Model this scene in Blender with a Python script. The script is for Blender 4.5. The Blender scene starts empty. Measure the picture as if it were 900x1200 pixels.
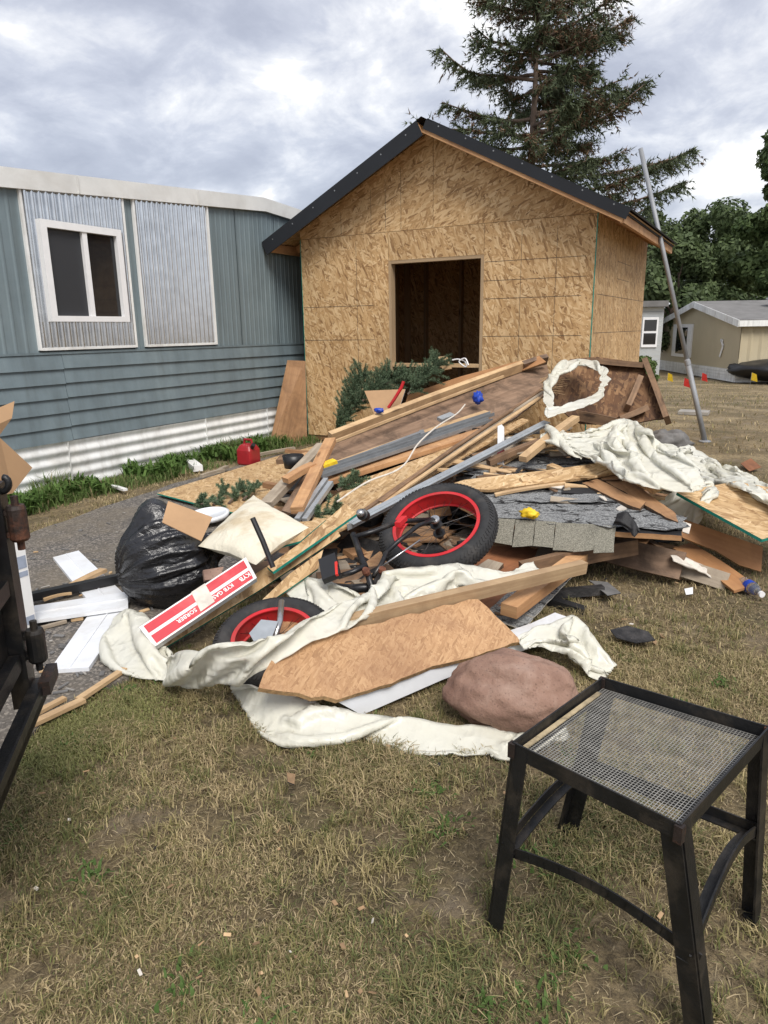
import bpy, math, random
import numpy as np
from mathutils import Vector, Matrix, noise
random.seed(7); RNG = np.random.default_rng(7)
V = Vector
sc = bpy.context.scene
C = sc.collection
# ------------------------------------------------------------------ camera
EYE = V((0, 0, 1.40)); F = 820.0
M = Matrix(((0.8765532540, -0.1086196237, 0.4688882279), (0.4810848186, 0.2271843267, -0.8467258582), (-0.0145530122, 0.9677753144, 0.2513944128)))
cam = bpy.data.cameras.new('camera'); cam.sensor_fit = 'VERTICAL'; cam.sensor_height = 36; cam.lens = F/1200*36
cam.clip_start = 0.05; cam.clip_end = 2000
co = bpy.data.objects.new('camera', cam); C.objects.link(co); mw = M.to_4x4(); mw.translation = EYE; co.matrix_world = mw; sc.camera = co
# ------------------------------------------------------------------ sky, sun, exposure
SUN_EL, SUN_AZ = math.radians(52), math.radians(134)     # azimuth clockwise from +Y
sc.view_settings.view_transform = 'Standard'; sc.view_settings.look = 'None'; sc.view_settings.gamma = 1; sc.view_settings.exposure = 1.2
w = bpy.data.worlds.new('World'); sc.world = w; w.use_nodes = True
nt = w.node_tree; nt.nodes.clear(); N = nt.nodes.new; L = nt.links.new
out = N('ShaderNodeOutputWorld'); bg = N('ShaderNodeBackground'); bg.inputs[1].default_value = 0.1; L(bg.outputs[0], out.inputs[0])
sky = N('ShaderNodeTexSky'); sky.sky_type = 'NISHITA'; sky.sun_disc = False; sky.sun_elevation = SUN_EL; sky.sun_rotation = SUN_AZ; sky.dust_density = 2
tc = N('ShaderNodeTexCoord'); sep = N('ShaderNodeSeparateXYZ'); L(tc.outputs['Generated'], sep.inputs[0])
def wm(op, a, b=None):
    n = N('ShaderNodeMath'); n.operation = op
    for i, x in enumerate((a, b)):
        if x is None: continue
        if isinstance(x, (int, float)): n.inputs[i].default_value = x
        else: L(x, n.inputs[i])
    return n.outputs[0]
zc = wm('ADD', wm('MAXIMUM', sep.outputs[2], 0.0), 0.34)
comb = N('ShaderNodeCombineXYZ'); L(wm('DIVIDE', sep.outputs[0], zc), comb.inputs[0]); L(wm('DIVIDE', sep.outputs[1], zc), comb.inputs[1])
def wnoise(scale, detail, rough, dist, off):
    mp = N('ShaderNodeMapping'); mp.inputs['Location'].default_value = off; L(comb.outputs[0], mp.inputs[0])
    n = N('ShaderNodeTexNoise'); n.inputs['Scale'].default_value = scale; n.inputs['Detail'].default_value = detail; n.inputs['Roughness'].default_value = rough; n.inputs['Distortion'].default_value = dist
    L(mp.outputs[0], n.inputs['Vector']); return n.outputs[0]
def wramp(fac, stops):
    r = N('ShaderNodeValToRGB'); e = r.color_ramp.elements
    while len(e) < len(stops): e.new(0.5)
    for k, (p, c) in enumerate(stops): e[k].position = p; e[k].color = (*c, 1)
    L(fac, r.inputs[0]); return r.outputs[0]
n1 = wnoise(1.9, 9, 0.56, 0.25, (3.1, 1.7, 0)); n2 = wnoise(5.0, 8, 0.6, 0.35, (7.3, 9.2, 3))
mixn = wm('ADD', wm('MULTIPLY', n1, 0.62), wm('MULTIPLY', n2, 0.38))
cl = wramp(mixn, [(0.36, (1.95, 2.02, 2.38)), (0.45, (2.4, 2.48, 2.85)), (0.51, (3.0, 3.08, 3.42)), (0.57, (4.2, 4.2, 4.3)), (0.63, (6.3, 6.1, 5.8))])
mx = N('ShaderNodeMix'); mx.data_type = 'RGBA'; mx.inputs[0].default_value = 0.86
L(sky.outputs[0], mx.inputs[6]); L(cl, mx.inputs[7]); L(mx.outputs[2], bg.inputs[0])
sd = bpy.data.lights.new('sun', 'SUN'); sd.energy = 1.5; sd.angle = math.radians(28); sd.color = (1, 0.96, 0.9)
so = bpy.data.objects.new('sun', sd); C.objects.link(so)
sdir = V((math.sin(SUN_AZ)*math.cos(SUN_EL), math.cos(SUN_AZ)*math.cos(SUN_EL), math.sin(SUN_EL)))
so.rotation_euler = sdir.to_track_quat('Z', 'Y').to_euler(); so.location = (0, 0, 30)
# ------------------------------------------------------------------ measuring helpers (photo pixel -> place in the world)
def ray(px, py): return M @ V((px-450, 600-py, -F))
def G(px, py, z=0.0):
    d = ray(px, py); return EYE + d*((z-EYE.z)/d.z)
def PX(px, py, X): d = ray(px, py); return EYE + d*(X/d.x)
def PY(px, py, Y): d = ray(px, py); return EYE + d*(Y/d.y)
KR, Y0R = 0.21, 2.7
def R(px, py, off=0.0):                     # point on the slope of the heap, off metres above it
    d = ray(px, py); t = (off - KR*Y0R - EYE.z)/(d.z - KR*d.y); p = EYE + d*t
    return p if p.y > Y0R else G(px, py, off)
RN = V((0, -KR, 1)).normalized()
def onplane(px, py, a, b, c):
    n = (b-a).cross(c-a); d = ray(px, py); return EYE + d*((a-EYE).dot(n)/d.dot(n))
# ------------------------------------------------------------------ materials
MATS = {}
class NB:
    def __init__(s, name):
        m = bpy.data.materials.new(name); m.use_nodes = True; s.m = m; s.t = m.node_tree; s.t.nodes.clear()
        s.out = s.n('ShaderNodeOutputMaterial'); s.b = s.n('ShaderNodeBsdfPrincipled'); s.t.links.new(s.b.outputs[0], s.out.inputs[0]); MATS[name] = m
        s.c = s.n('ShaderNodeTexCoord')
    def n(s, t): return s.t.nodes.new(t)
    def set(s, node, key, v):
        if hasattr(v, 'links') or hasattr(v, 'is_linked'): s.t.links.new(v, node.inputs[key])
        else: node.inputs[key].default_value = v
    def P(s, **k):
        for a, v in k.items(): s.set(s.b, a.replace('_', ' '), (*v, 1) if isinstance(v, tuple) and len(v) == 3 else v)
    def uv(s, scale=(1, 1, 1), rot=(0, 0, 0), src='UV', vec=None, loc=(0, 0, 0)):
        n = s.n('ShaderNodeMapping'); s.t.links.new(vec if vec is not None else s.c.outputs[src], n.inputs[0])
        n.inputs['Scale'].default_value = scale; n.inputs['Rotation'].default_value = rot; n.inputs['Location'].default_value = loc; return n.outputs[0]
    def noise(s, vec, scale=1, detail=4, rough=0.55, dist=0, color=False):
        n = s.n('ShaderNodeTexNoise'); s.t.links.new(vec, n.inputs['Vector'])
        for k, v in (('Scale', scale), ('Detail', detail), ('Roughness', rough), ('Distortion', dist)): n.inputs[k].default_value = v
        return n.outputs[1 if color else 0]
    def voro(s, vec, scale=1, feat='F1', o='Color', rnd=1):
        n = s.n('ShaderNodeTexVoronoi'); n.feature = feat; s.t.links.new(vec, n.inputs['Vector']); n.inputs['Scale'].default_value = scale; n.inputs['Randomness'].default_value = rnd; return n.outputs[o]
    def ramp(s, fac, stops, interp='LINEAR'):
        r = s.n('ShaderNodeValToRGB'); r.color_ramp.interpolation = interp; e = r.color_ramp.elements
        while len(e) < len(stops): e.new(0.5)
        for k, (p, c) in enumerate(stops): e[k].position = p; e[k].color = (*c, 1) if isinstance(c, tuple) else (c, c, c, 1)
        s.t.links.new(fac, r.inputs[0]); return r.outputs[0]
    def mix(s, fac, a, b, mode='MIX'):
        n = s.n('ShaderNodeMix'); n.data_type = 'RGBA'; n.blend_type = mode
        for k, v in ((0, fac), (6, a), (7, b)): s.set(n, k, (*v, 1) if isinstance(v, tuple) and len(v) == 3 else v)
        return n.outputs[2]
    def math(s, op, a, b=0.0):
        n = s.n('ShaderNodeMath'); n.operation = op; s.set(n, 0, a); s.set(n, 1, b); return n.outputs[0]
    def bump(s, h, strength=0.3, dist=0.01):
        n = s.n('ShaderNodeBump'); n.inputs['Strength'].default_value = strength; n.inputs['Distance'].default_value = dist
        s.t.links.new(h, n.inputs['Height']); s.t.links.new(n.outputs[0], s.b.inputs['Normal'])
def simple(name, col, rough=0.6, metal=0.0, var=0.25, scale=9, bump=0.0, dirt=None, dirt_amt=0.5, src='Object', **k):
    s = NB(name); v = s.uv(src=src)
    a = tuple(c*(1-var) for c in col); b = tuple(min(1, c*(1+var)) for c in col)
    colr = s.ramp(s.noise(v, scale, 6, 0.6), [(0.3, a), (0.7, b)])
    if dirt:
        f = s.ramp(s.noise(v, scale*0.35, 9, 0.68, 0.4), [(0.5, 0.0), (0.68, dirt_amt)]); colr = s.mix(f, colr, dirt)
    s.P(Base_Color=colr, Roughness=rough, Metallic=metal)
    if bump: s.bump(s.noise(v, scale*6, 5, 0.65), bump, 0.01)
    s.P(**k); return s.m
def osb(name, dark, mid, light, stain=0.0, scol=(0.12, 0.06, 0.03), sc_=1.0):
    s = NB(name); u0 = s.uv()
    dn = s.noise(u0, 5.5, 3, 0.5, 0, True)
    wv = s.n('ShaderNodeVectorMath'); wv.operation = 'MULTIPLY_ADD'; s.t.links.new(dn, wv.inputs[0]); wv.inputs[1].default_value = (0.035, 0.035, 0); s.t.links.new(u0, wv.inputs[2]); u = wv.outputs[0]
    lay = []
    for i, r in enumerate((0.25, 1.15, 2.0, 2.75)):
        q0 = s.uv(rot=(0, 0, r), vec=u, loc=(i*3.1, i*1.7, 0)); q = s.uv((10*sc_, 52*sc_, 1), vec=q0); fn = s.noise(s.uv((14*sc_, 230*sc_, 1), vec=q0), 1, 2, .6)
        cl_ = s.voro(q, 1); sp = s.n('ShaderNodeSeparateColor'); s.t.links.new(cl_, sp.inputs[0]); lay.append((s.math('ADD', s.math('MULTIPLY', sp.outputs[0], .62), s.math('MULTIPLY', fn, .5)), sp.outputs[1]))
    val = lay[0][0]
    for i in (1, 2, 3):
        f = s.ramp(lay[i][1], [(0.52, 0.0), (0.54, 1.0)]); m = s.n('ShaderNodeMix'); s.t.links.new(f, m.inputs[0]); s.t.links.new(val, m.inputs[2]); s.t.links.new(lay[i][0], m.inputs[3]); val = m.outputs[0]
    val2 = val
    c = s.ramp(val2, [(0.2, dark), (0.34, tuple((a*0.4+b*0.6) for a, b in zip(dark, mid))), (0.52, mid), (0.74, tuple((a+b)/2 for a, b in zip(mid, light))), (0.92, light)])
    big = s.ramp(s.noise(u0, 1.1, 5, 0.6), [(0.3, (0.82, 0.8, 0.77)), (0.7, (1.08, 1.07, 1.05))]); c = s.mix(1.0, c, big, 'MULTIPLY')
    if stain: c = s.mix(s.ramp(s.noise(u0, 2.6, 9, 0.7, 0.6), [(0.45, 0.0), (0.66, stain)]), c, scol)
    s.P(Base_Color=c, Roughness=0.78); s.bump(val, 0.25, 0.004); return s.m
def wood(name, a, b, stain=0.0, scol=(0.1, 0.06, 0.035), rough=0.75, knots=True):
    s = NB(name); u0 = s.uv(); g = s.noise(s.uv((1.6, 38, 38)), 1, 6, 0.6, 0.7); g2 = s.noise(s.uv((0.9, 9, 9)), 1, 4, 0.5, 1.5)
    c = s.ramp(s.math('ADD', s.math('MULTIPLY', g, 0.6), s.math('MULTIPLY', g2, 0.4)), [(0.3, a), (0.62, b)])
    if knots:
        k = s.voro(s.uv((1.7, 7, 7)), 1, o='Distance'); c = s.mix(s.ramp(k, [(0.06, 0.85), (0.13, 0.0)]), c, tuple(x*0.35 for x in a))
    if stain: c = s.mix(s.ramp(s.noise(u0, 5, 9, 0.7, 0.8), [(0.42, 0.0), (0.62, stain)]), c, scol)
    s.P(Base_Color=c, Roughness=rough); s.bump(g, 0.35, 0.004); return s.m
osb('osb_new', (0.19, 0.095, 0.037), (0.52, 0.325, 0.148), (0.73, 0.535, 0.31), sc_=1.0)
osb('osb_yellow', (0.24, 0.13, 0.055), (0.52, 0.345, 0.17), (0.70, 0.52, 0.31), stain=0.25, scol=(0.3, 0.18, 0.09))
osb('osb_old', (0.30, 0.165, 0.08), (0.45, 0.265, 0.135), (0.55, 0.35, 0.19), stain=0.6, scol=(0.26, 0.135, 0.07), sc_=2.6)
osb('osb_wet', (0.05, 0.022, 0.01), (0.14, 0.065, 0.026), (0.30, 0.17, 0.08), stain=0.75, scol=(0.04, 0.018, 0.01), sc_=0.8)
wood('lumber', (0.44, 0.28, 0.14), (0.64, 0.45, 0.25), 0.5, (0.28, 0.17, 0.09))
wood('lumber_orange', (0.42, 0.21, 0.09), (0.58, 0.34, 0.165), 0.5, (0.25, 0.12, 0.06))
wood('lumber_grey', (0.25, 0.2, 0.145), (0.44, 0.37, 0.28), 0.4, (0.14, 0.1, 0.07))
wood('lumber_tan', (0.30, 0.19, 0.10), (0.47, 0.33, 0.19), 0.3, (0.18, 0.1, 0.05))
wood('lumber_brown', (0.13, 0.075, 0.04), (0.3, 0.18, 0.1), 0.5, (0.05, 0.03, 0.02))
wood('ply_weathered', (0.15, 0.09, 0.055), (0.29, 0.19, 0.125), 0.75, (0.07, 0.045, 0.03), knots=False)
wood('ply_brown', (0.26, 0.135, 0.06), (0.40, 0.225, 0.11), 0.45, (0.12, 0.06, 0.03), knots=False)
wood('ply_red', (0.20, 0.075, 0.03), (0.32, 0.13, 0.055), 0.4, (0.07, 0.03, 0.015), knots=False)
wood('ply_orange', (0.36, 0.17, 0.07), (0.46, 0.24, 0.105), 0.35, (0.22, 0.1, 0.045), knots=False)
wood('stud_dark', (0.3, 0.2, 0.11), (0.42, 0.3, 0.18))
simple('edge_green', (0.012, 0.25, 0.19), 0.6, scale=25)
simple('edge_wood', (0.40, 0.25, 0.12), 0.8, scale=60, var=0.45)
simple('edge_dark', (0.10, 0.06, 0.035), 0.85, scale=50, var=0.5)
simple('blue_paint', (0.158, 0.203, 0.222), 0.5, var=0.08, scale=3, dirt=(0.23, 0.28, 0.295), dirt_amt=0.35, bump=0.03)
simple('blue_board', (0.145, 0.188, 0.208), 0.6, var=0.12, scale=4, dirt=(0.21, 0.26, 0.275), dirt_amt=0.4, bump=0.08)
simple('white_metal', (0.76, 0.77, 0.76), 0.5, var=0.06, scale=4, dirt=(0.36, 0.33, 0.28), dirt_amt=0.55)
simple('roof_white', (0.62, 0.62, 0.60), 0.55, var=0.1, scale=3, dirt=(0.42, 0.4, 0.36), dirt_amt=0.5)
simple('white_vinyl', (0.76, 0.78, 0.81), 0.35, var=0.05, scale=6, dirt=(0.5, 0.47, 0.42), dirt_amt=0.5)
simple('white_frame', (0.8, 0.8, 0.8), 0.35, var=0.04)
simple('galv', (0.62, 0.64, 0.66), 0.16, 0.97, var=0.12, scale=8, dirt=(0.35, 0.33, 0.3), dirt_amt=0.2)
simple('alu_dull', (0.45, 0.48, 0.5), 0.5, 0.55, var=0.15, scale=12, dirt=(0.25, 0.23, 0.2), dirt_amt=0.4)
simple('channel_grey', (0.24, 0.25, 0.26), 0.5, 0.3, var=0.15, scale=12)
simple('black_metal', (0.008, 0.0082, 0.009), 0.45, 0.1, var=0.4, scale=22, dirt=(0.075, 0.06, 0.045), dirt_amt=0.55, bump=0.15)
simple('black_rust', (0.022, 0.014, 0.011), 0.6, 0.1, var=0.5, scale=40, dirt=(0.16, 0.06, 0.03), dirt_amt=0.8, bump=0.25)
simple('rust', (0.16, 0.055, 0.028), 0.8, var=0.5, scale=30, bump=0.3)
simple('worn_paint', (0.45, 0.36, 0.22), 0.7, var=0.3, scale=30, dirt=(0.05, 0.04, 0.03), dirt_amt=0.9)
simple('wire_steel', (0.40, 0.39, 0.36), 0.45, 0.55, var=0.3, scale=30)
simple('black_plastic', (0.012, 0.012, 0.013), 0.4, var=0.2)
simple('roof_trim', (0.007, 0.009, 0.013), 0.75, var=0.25, scale=4)
simple('cardboard', (0.42, 0.26, 0.14), 0.85, var=0.1, scale=6, bump=0.05)
simple('red_plastic', (0.30, 0.012, 0.018), 0.4, var=0.2, scale=6, dirt=(0.2, 0.1, 0.08), dirt_amt=0.4)
simple('rim_red', (0.53, 0.018, 0.024), 0.45, var=0.2, scale=9, dirt=(0.22, 0.07, 0.055), dirt_amt=0.65)
simple('red_paint', (0.53, 0.03, 0.045), 0.5, var=0.06, scale=14, dirt=(0.62, 0.12, 0.12), dirt_amt=0.5)
simple('box_white', (0.78, 0.77, 0.75), 0.6, var=0.05)
simple('tyre', (0.022, 0.022, 0.023), 0.8, var=0.3, scale=20, dirt=(0.09, 0.08, 0.07), dirt_amt=0.45)
simple('bike_frame', (0.02, 0.02, 0.022), 0.35, 0.4, var=0.3, scale=20, dirt=(0.14, 0.12, 0.1), dirt_amt=0.5)
simple('chrome', (0.55, 0.55, 0.55), 0.3, 0.9, var=0.2, scale=30)
simple('blue_bit', (0.015, 0.06, 0.42), 0.45, var=0.3, scale=30)
simple('yellow_bit', (0.75, 0.5, 0.02), 0.6, var=0.2, scale=30)
simple('teal_bit', (0.12, 0.35, 0.33), 0.4, var=0.2, scale=30)
simple('orange_flag', (0.6, 0.03, 0.02), 0.6)
simple('galv_pole', (0.27, 0.28, 0.295), 0.6, 0.2, var=0.15, scale=6)
simple('bark', (0.14, 0.10, 0.075), 0.9, var=0.4, scale=6, bump=0.4)
simple('stone_grey', (0.15, 0.145, 0.14), 0.85, var=0.4, scale=8, bump=0.4)
simple('concrete', (0.32, 0.3, 0.27), 0.9, var=0.2, scale=6)
simple('tan_siding', (0.47, 0.405, 0.275), 0.6, var=0.06, scale=1)
simple('grey_siding', (0.5, 0.52, 0.52), 0.6, var=0.06, scale=1)
simple('roof_grey', (0.17, 0.165, 0.16), 0.85, var=0.2, scale=2)
simple('leafwaste', (0.3, 0.19, 0.1), 0.8, var=0.4, scale=20)
simple('paper_torn', (0.62, 0.57, 0.5), 0.8, var=0.2, scale=20)
for nm in ('blue_paint', 'blue_board', 'white_metal'):       # rain streaks and fading on the trailer skin
    m_ = MATS[nm]; t_ = m_.node_tree; bs = [n for n in t_.nodes if n.type == 'BSDF_PRINCIPLED'][0]; src_ = bs.inputs['Base Color'].links[0].from_socket
    q = NB.__new__(NB); q.m = m_; q.t = t_; q.c = [n for n in t_.nodes if n.type == 'TEX_COORD'][0]
    st_ = q.ramp(q.noise(q.uv((7, 7, .45), src='Object'), 1, 7, .65), [(.3, (.78, .77, .75)), (.5, (1, 1, 1)), (.72, (1.16, 1.15, 1.13))]); t_.links.new(q.mix(1.0, src_, st_, 'MULTIPLY'), bs.inputs['Base Color'])
s = NB('glass_dark'); s.P(Base_Color=(0.015, 0.016, 0.018), Roughness=0.04, Specular_IOR_Level=0.6)
s = NB('glass_screen'); s.P(Base_Color=(0.03, 0.032, 0.036), Roughness=0.5)
s = NB('bottle_plastic'); s.P(Base_Color=(0.9, 0.95, 1.0), Roughness=0.08, Transmission_Weight=0.9, IOR=1.3)
s = NB('asphalt'); v = s.uv(src='Object')
g = s.voro(v, 95, o='Color'); sp = s.n('ShaderNodeSeparateColor'); s.t.links.new(g, sp.inputs[0])
c = s.ramp(sp.outputs[0], [(0.0, (0.06, 0.055, 0.052)), (0.6, (0.12, 0.11, 0.10)), (1.0, (0.30, 0.265, 0.225))])
c = s.mix(s.ramp(s.noise(v, 1.3, 8, 0.65), [(0.42, 0.0), (0.62, 0.7)]), c, (0.17, 0.14, 0.10))
c = s.mix(s.ramp(s.noise(v, 7, 6, 0.7), [(0.55, 0.0), (0.7, 0.35)]), c, (0.05, 0.047, 0.045))
s.P(Base_Color=c, Roughness=0.9); s.bump(sp.outputs[0], 0.5, 0.006)
s = NB('lawn'); v = s.uv(src='Object')
c = s.ramp(s.noise(v, 1.1, 8, 0.62, 0.3), [(0.36, (0.14, 0.118, 0.062)), (0.5, (0.215, 0.17, 0.098)), (0.62, (0.33, 0.27, 0.165))])
c2 = s.ramp(s.noise(v, 38, 5, 0.75), [(0.35, (0.4, 0.37, 0.33)), (0.66, (1.5, 1.42, 1.3))]); c = s.mix(1.0, c, c2, 'MULTIPLY')
c = s.mix(s.ramp(s.noise(v, 2.7, 7, 0.65), [(0.55, 0.0), (0.66, 0.6)]), c, (0.25, 0.20, 0.145))
s.P(Base_Color=c, Roughness=0.95); s.bump(s.noise(v, 110, 5, 0.75), 0.9, 0.02)
def vcol(name, rough=0.75, trans=0.25, sp_=0.25):
    s = NB(name); a = s.n('ShaderNodeAttribute'); a.attribute_name = 'Col'; s.P(Base_Color=a.outputs['Color'], Roughness=rough, Specular_IOR_Level=sp_)
    if trans:
        t = s.n('ShaderNodeBsdfTranslucent'); s.t.links.new(a.outputs['Color'], t.inputs[0]); m = s.n('ShaderNodeMixShader'); m.inputs[0].default_value = trans
        s.t.links.new(s.b.outputs[0], m.inputs[1]); s.t.links.new(t.outputs[0], m.inputs[2]); s.t.links.new(m.outputs[0], s.out.inputs[0])
    return s.m
vcol('grass_blade'); vcol('needle', 0.6, 0.1); vcol('leaf', 0.6, 0.25)
s = NB('poly'); v = s.uv(src='Object')
c = s.ramp(s.noise(v, 2.5, 5, 0.6), [(0.3, (0.85, 0.83, 0.71)), (0.7, (0.88, 0.875, 0.81))]); c = s.mix(s.ramp(s.noise(v, 7, 8, 0.7), [(0.58, 0.0), (0.76, 0.45)]), c, (0.55, 0.5, 0.4))
s.P(Base_Color=c, Roughness=0.3, Specular_IOR_Level=0.5); dn_ = s.noise(v, 5, 3, .5, 0, True); wv_ = s.n('ShaderNodeVectorMath'); wv_.operation = 'MULTIPLY_ADD'; s.t.links.new(dn_, wv_.inputs[0]); wv_.inputs[1].default_value = (.14, .14, .14); s.t.links.new(v, wv_.inputs[2])
k1_ = s.voro(s.uv((1.0, 1.9, 1.4), rot=(.3, .2, .5), vec=wv_.outputs[0]), 7.5, o='Distance'); k2_ = s.voro(s.uv((1.8, 1.0, 1.3), rot=(.1, .5, -.6), vec=wv_.outputs[0]), 17, o='Distance')
s.bump(s.math('ADD', s.math('MULTIPLY', k1_, 1.0), s.math('MULTIPLY', k2_, .3)), 0.6, 0.022)
t = s.n('ShaderNodeBsdfTranslucent'); s.t.links.new(c, t.inputs[0]); m = s.n('ShaderNodeMixShader'); m.inputs[0].default_value = 0.3
s.t.links.new(s.b.outputs[0], m.inputs[1]); s.t.links.new(t.outputs[0], m.inputs[2])
tr = s.n('ShaderNodeBsdfTransparent'); m2 = s.n('ShaderNodeMixShader'); m2.inputs[0].default_value = 0.14
s.t.links.new(m.outputs[0], m2.inputs[1]); s.t.links.new(tr.outputs[0], m2.inputs[2]); s.t.links.new(m2.outputs[0], s.out.inputs[0])
s = NB('bag_black'); v = s.uv(src='Object'); s.P(Base_Color=(0.011, 0.011, 0.013), Roughness=0.24, Specular_IOR_Level=0.65)
s.bump(s.noise(s.uv((1, 1, 1.2), src='Object'), 11, 5, 0.55, 1.8), 0.42, 0.03)
s = NB('pillow_cloth'); v = s.uv(src='Object'); c = s.mix(s.ramp(s.noise(v, 5, 7, 0.6), [(0.5, 0.0), (0.68, 0.6)]), (0.70, 0.65, 0.52), (0.42, 0.3, 0.15)); s.P(Base_Color=c, Roughness=0.9); s.bump(s.noise(v, 9, 5, 0.6, 1), 0.5, 0.03)
s = NB('rock_red'); v = s.uv(src='Object')
c = s.ramp(s.noise(v, 5, 9, 0.65, 0.4), [(0.3, (0.19, 0.105, 0.075)), (0.5, (0.29, 0.175, 0.128)), (0.7, (0.40, 0.275, 0.215))])
c = s.mix(s.ramp(s.voro(v, 70, o='Distance'), [(0.1, 0.5), (0.3, 0.0)]), c, (0.12, 0.07, 0.055)); s.P(Base_Color=c, Roughness=0.85); s.bump(s.noise(v, 28, 9, 0.7), 0.6, 0.02)
s = NB('shingle'); v = s.uv(src='Object'); g = s.noise(v, 120, 2, 0.8)
c = s.ramp(g, [(0.35, (0.085, 0.088, 0.09)), (0.5, (0.19, 0.195, 0.195)), (0.68, (0.36, 0.36, 0.35))]); c = s.mix(s.ramp(s.noise(s.uv((1, 2.2, 2.2), src='Object'), 8, 9, 0.72, 1.2), [(0.54, 0.0), (0.585, 0.95)]), c, (0.014, 0.013, 0.013))
s.P(Base_Color=c, Roughness=0.9); s.bump(g, 0.6, 0.006)
s = NB('shingle_tan'); v = s.uv(src='Object'); g = s.noise(v, 190, 2, 0.8)
c = s.ramp(g, [(0.35, (0.13, 0.125, 0.10)), (0.5, (0.23, 0.22, 0.175)), (0.68, (0.38, 0.36, 0.30))]); c = s.mix(s.ramp(s.noise(v, 6, 8, 0.7), [(0.52, 0.0), (0.68, 0.6)]), c, (0.085, 0.08, 0.065)); s.P(Base_Color=c, Roughness=0.92); s.bump(g, 0.6, 0.006)
simple('tar', (0.014, 0.0135, 0.014), 0.6, var=0.4, scale=14, dirt=(0.11, 0.1, 0.095), dirt_amt=0.6, bump=0.6)
# ------------------------------------------------------------------ object helpers
def tag(o, label=None, cat=None, group=None, kind=None):
    for k, v in (('label', label), ('category', cat), ('group', group), ('kind', kind)):
        if v: o[k] = v
    return o
def empty(name, loc, label, cat, group=None):
    o = bpy.data.objects.new(name, None); C.objects.link(o); o.location = loc; o.empty_display_size = 0.1
    return tag(o, label, cat, group)
def put(o, parent):
    C.objects.link(o)
    if parent is not None:
        o.parent = parent; p = parent; off = V((0, 0, 0))
        while p is not None: off += p.location; p = p.parent
        if o.location == V((0, 0, 0)): o.location = -off     # geometry is written in world metres
    return o
def mesh(name, vs, fs, mat, parent=None, uvs=None, smooth=False, midx=None):
    me = bpy.data.meshes.new(name); me.from_pydata([tuple(v) for v in vs], [], fs)
    for m in (mat if isinstance(mat, (list, tuple)) else [mat]): me.materials.append(MATS[m])
    if uvs is not None:
        ul = me.uv_layers.new(name='UVMap'); ul.data.foreach_set('uv', np.array(uvs, dtype=np.float32).ravel())
    if midx is not None: me.polygons.foreach_set('material_index', midx)
    if smooth: me.polygons.foreach_set('use_smooth', [True]*len(me.polygons))
    me.update(); return put(bpy.data.objects.new(name, me), parent)
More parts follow.
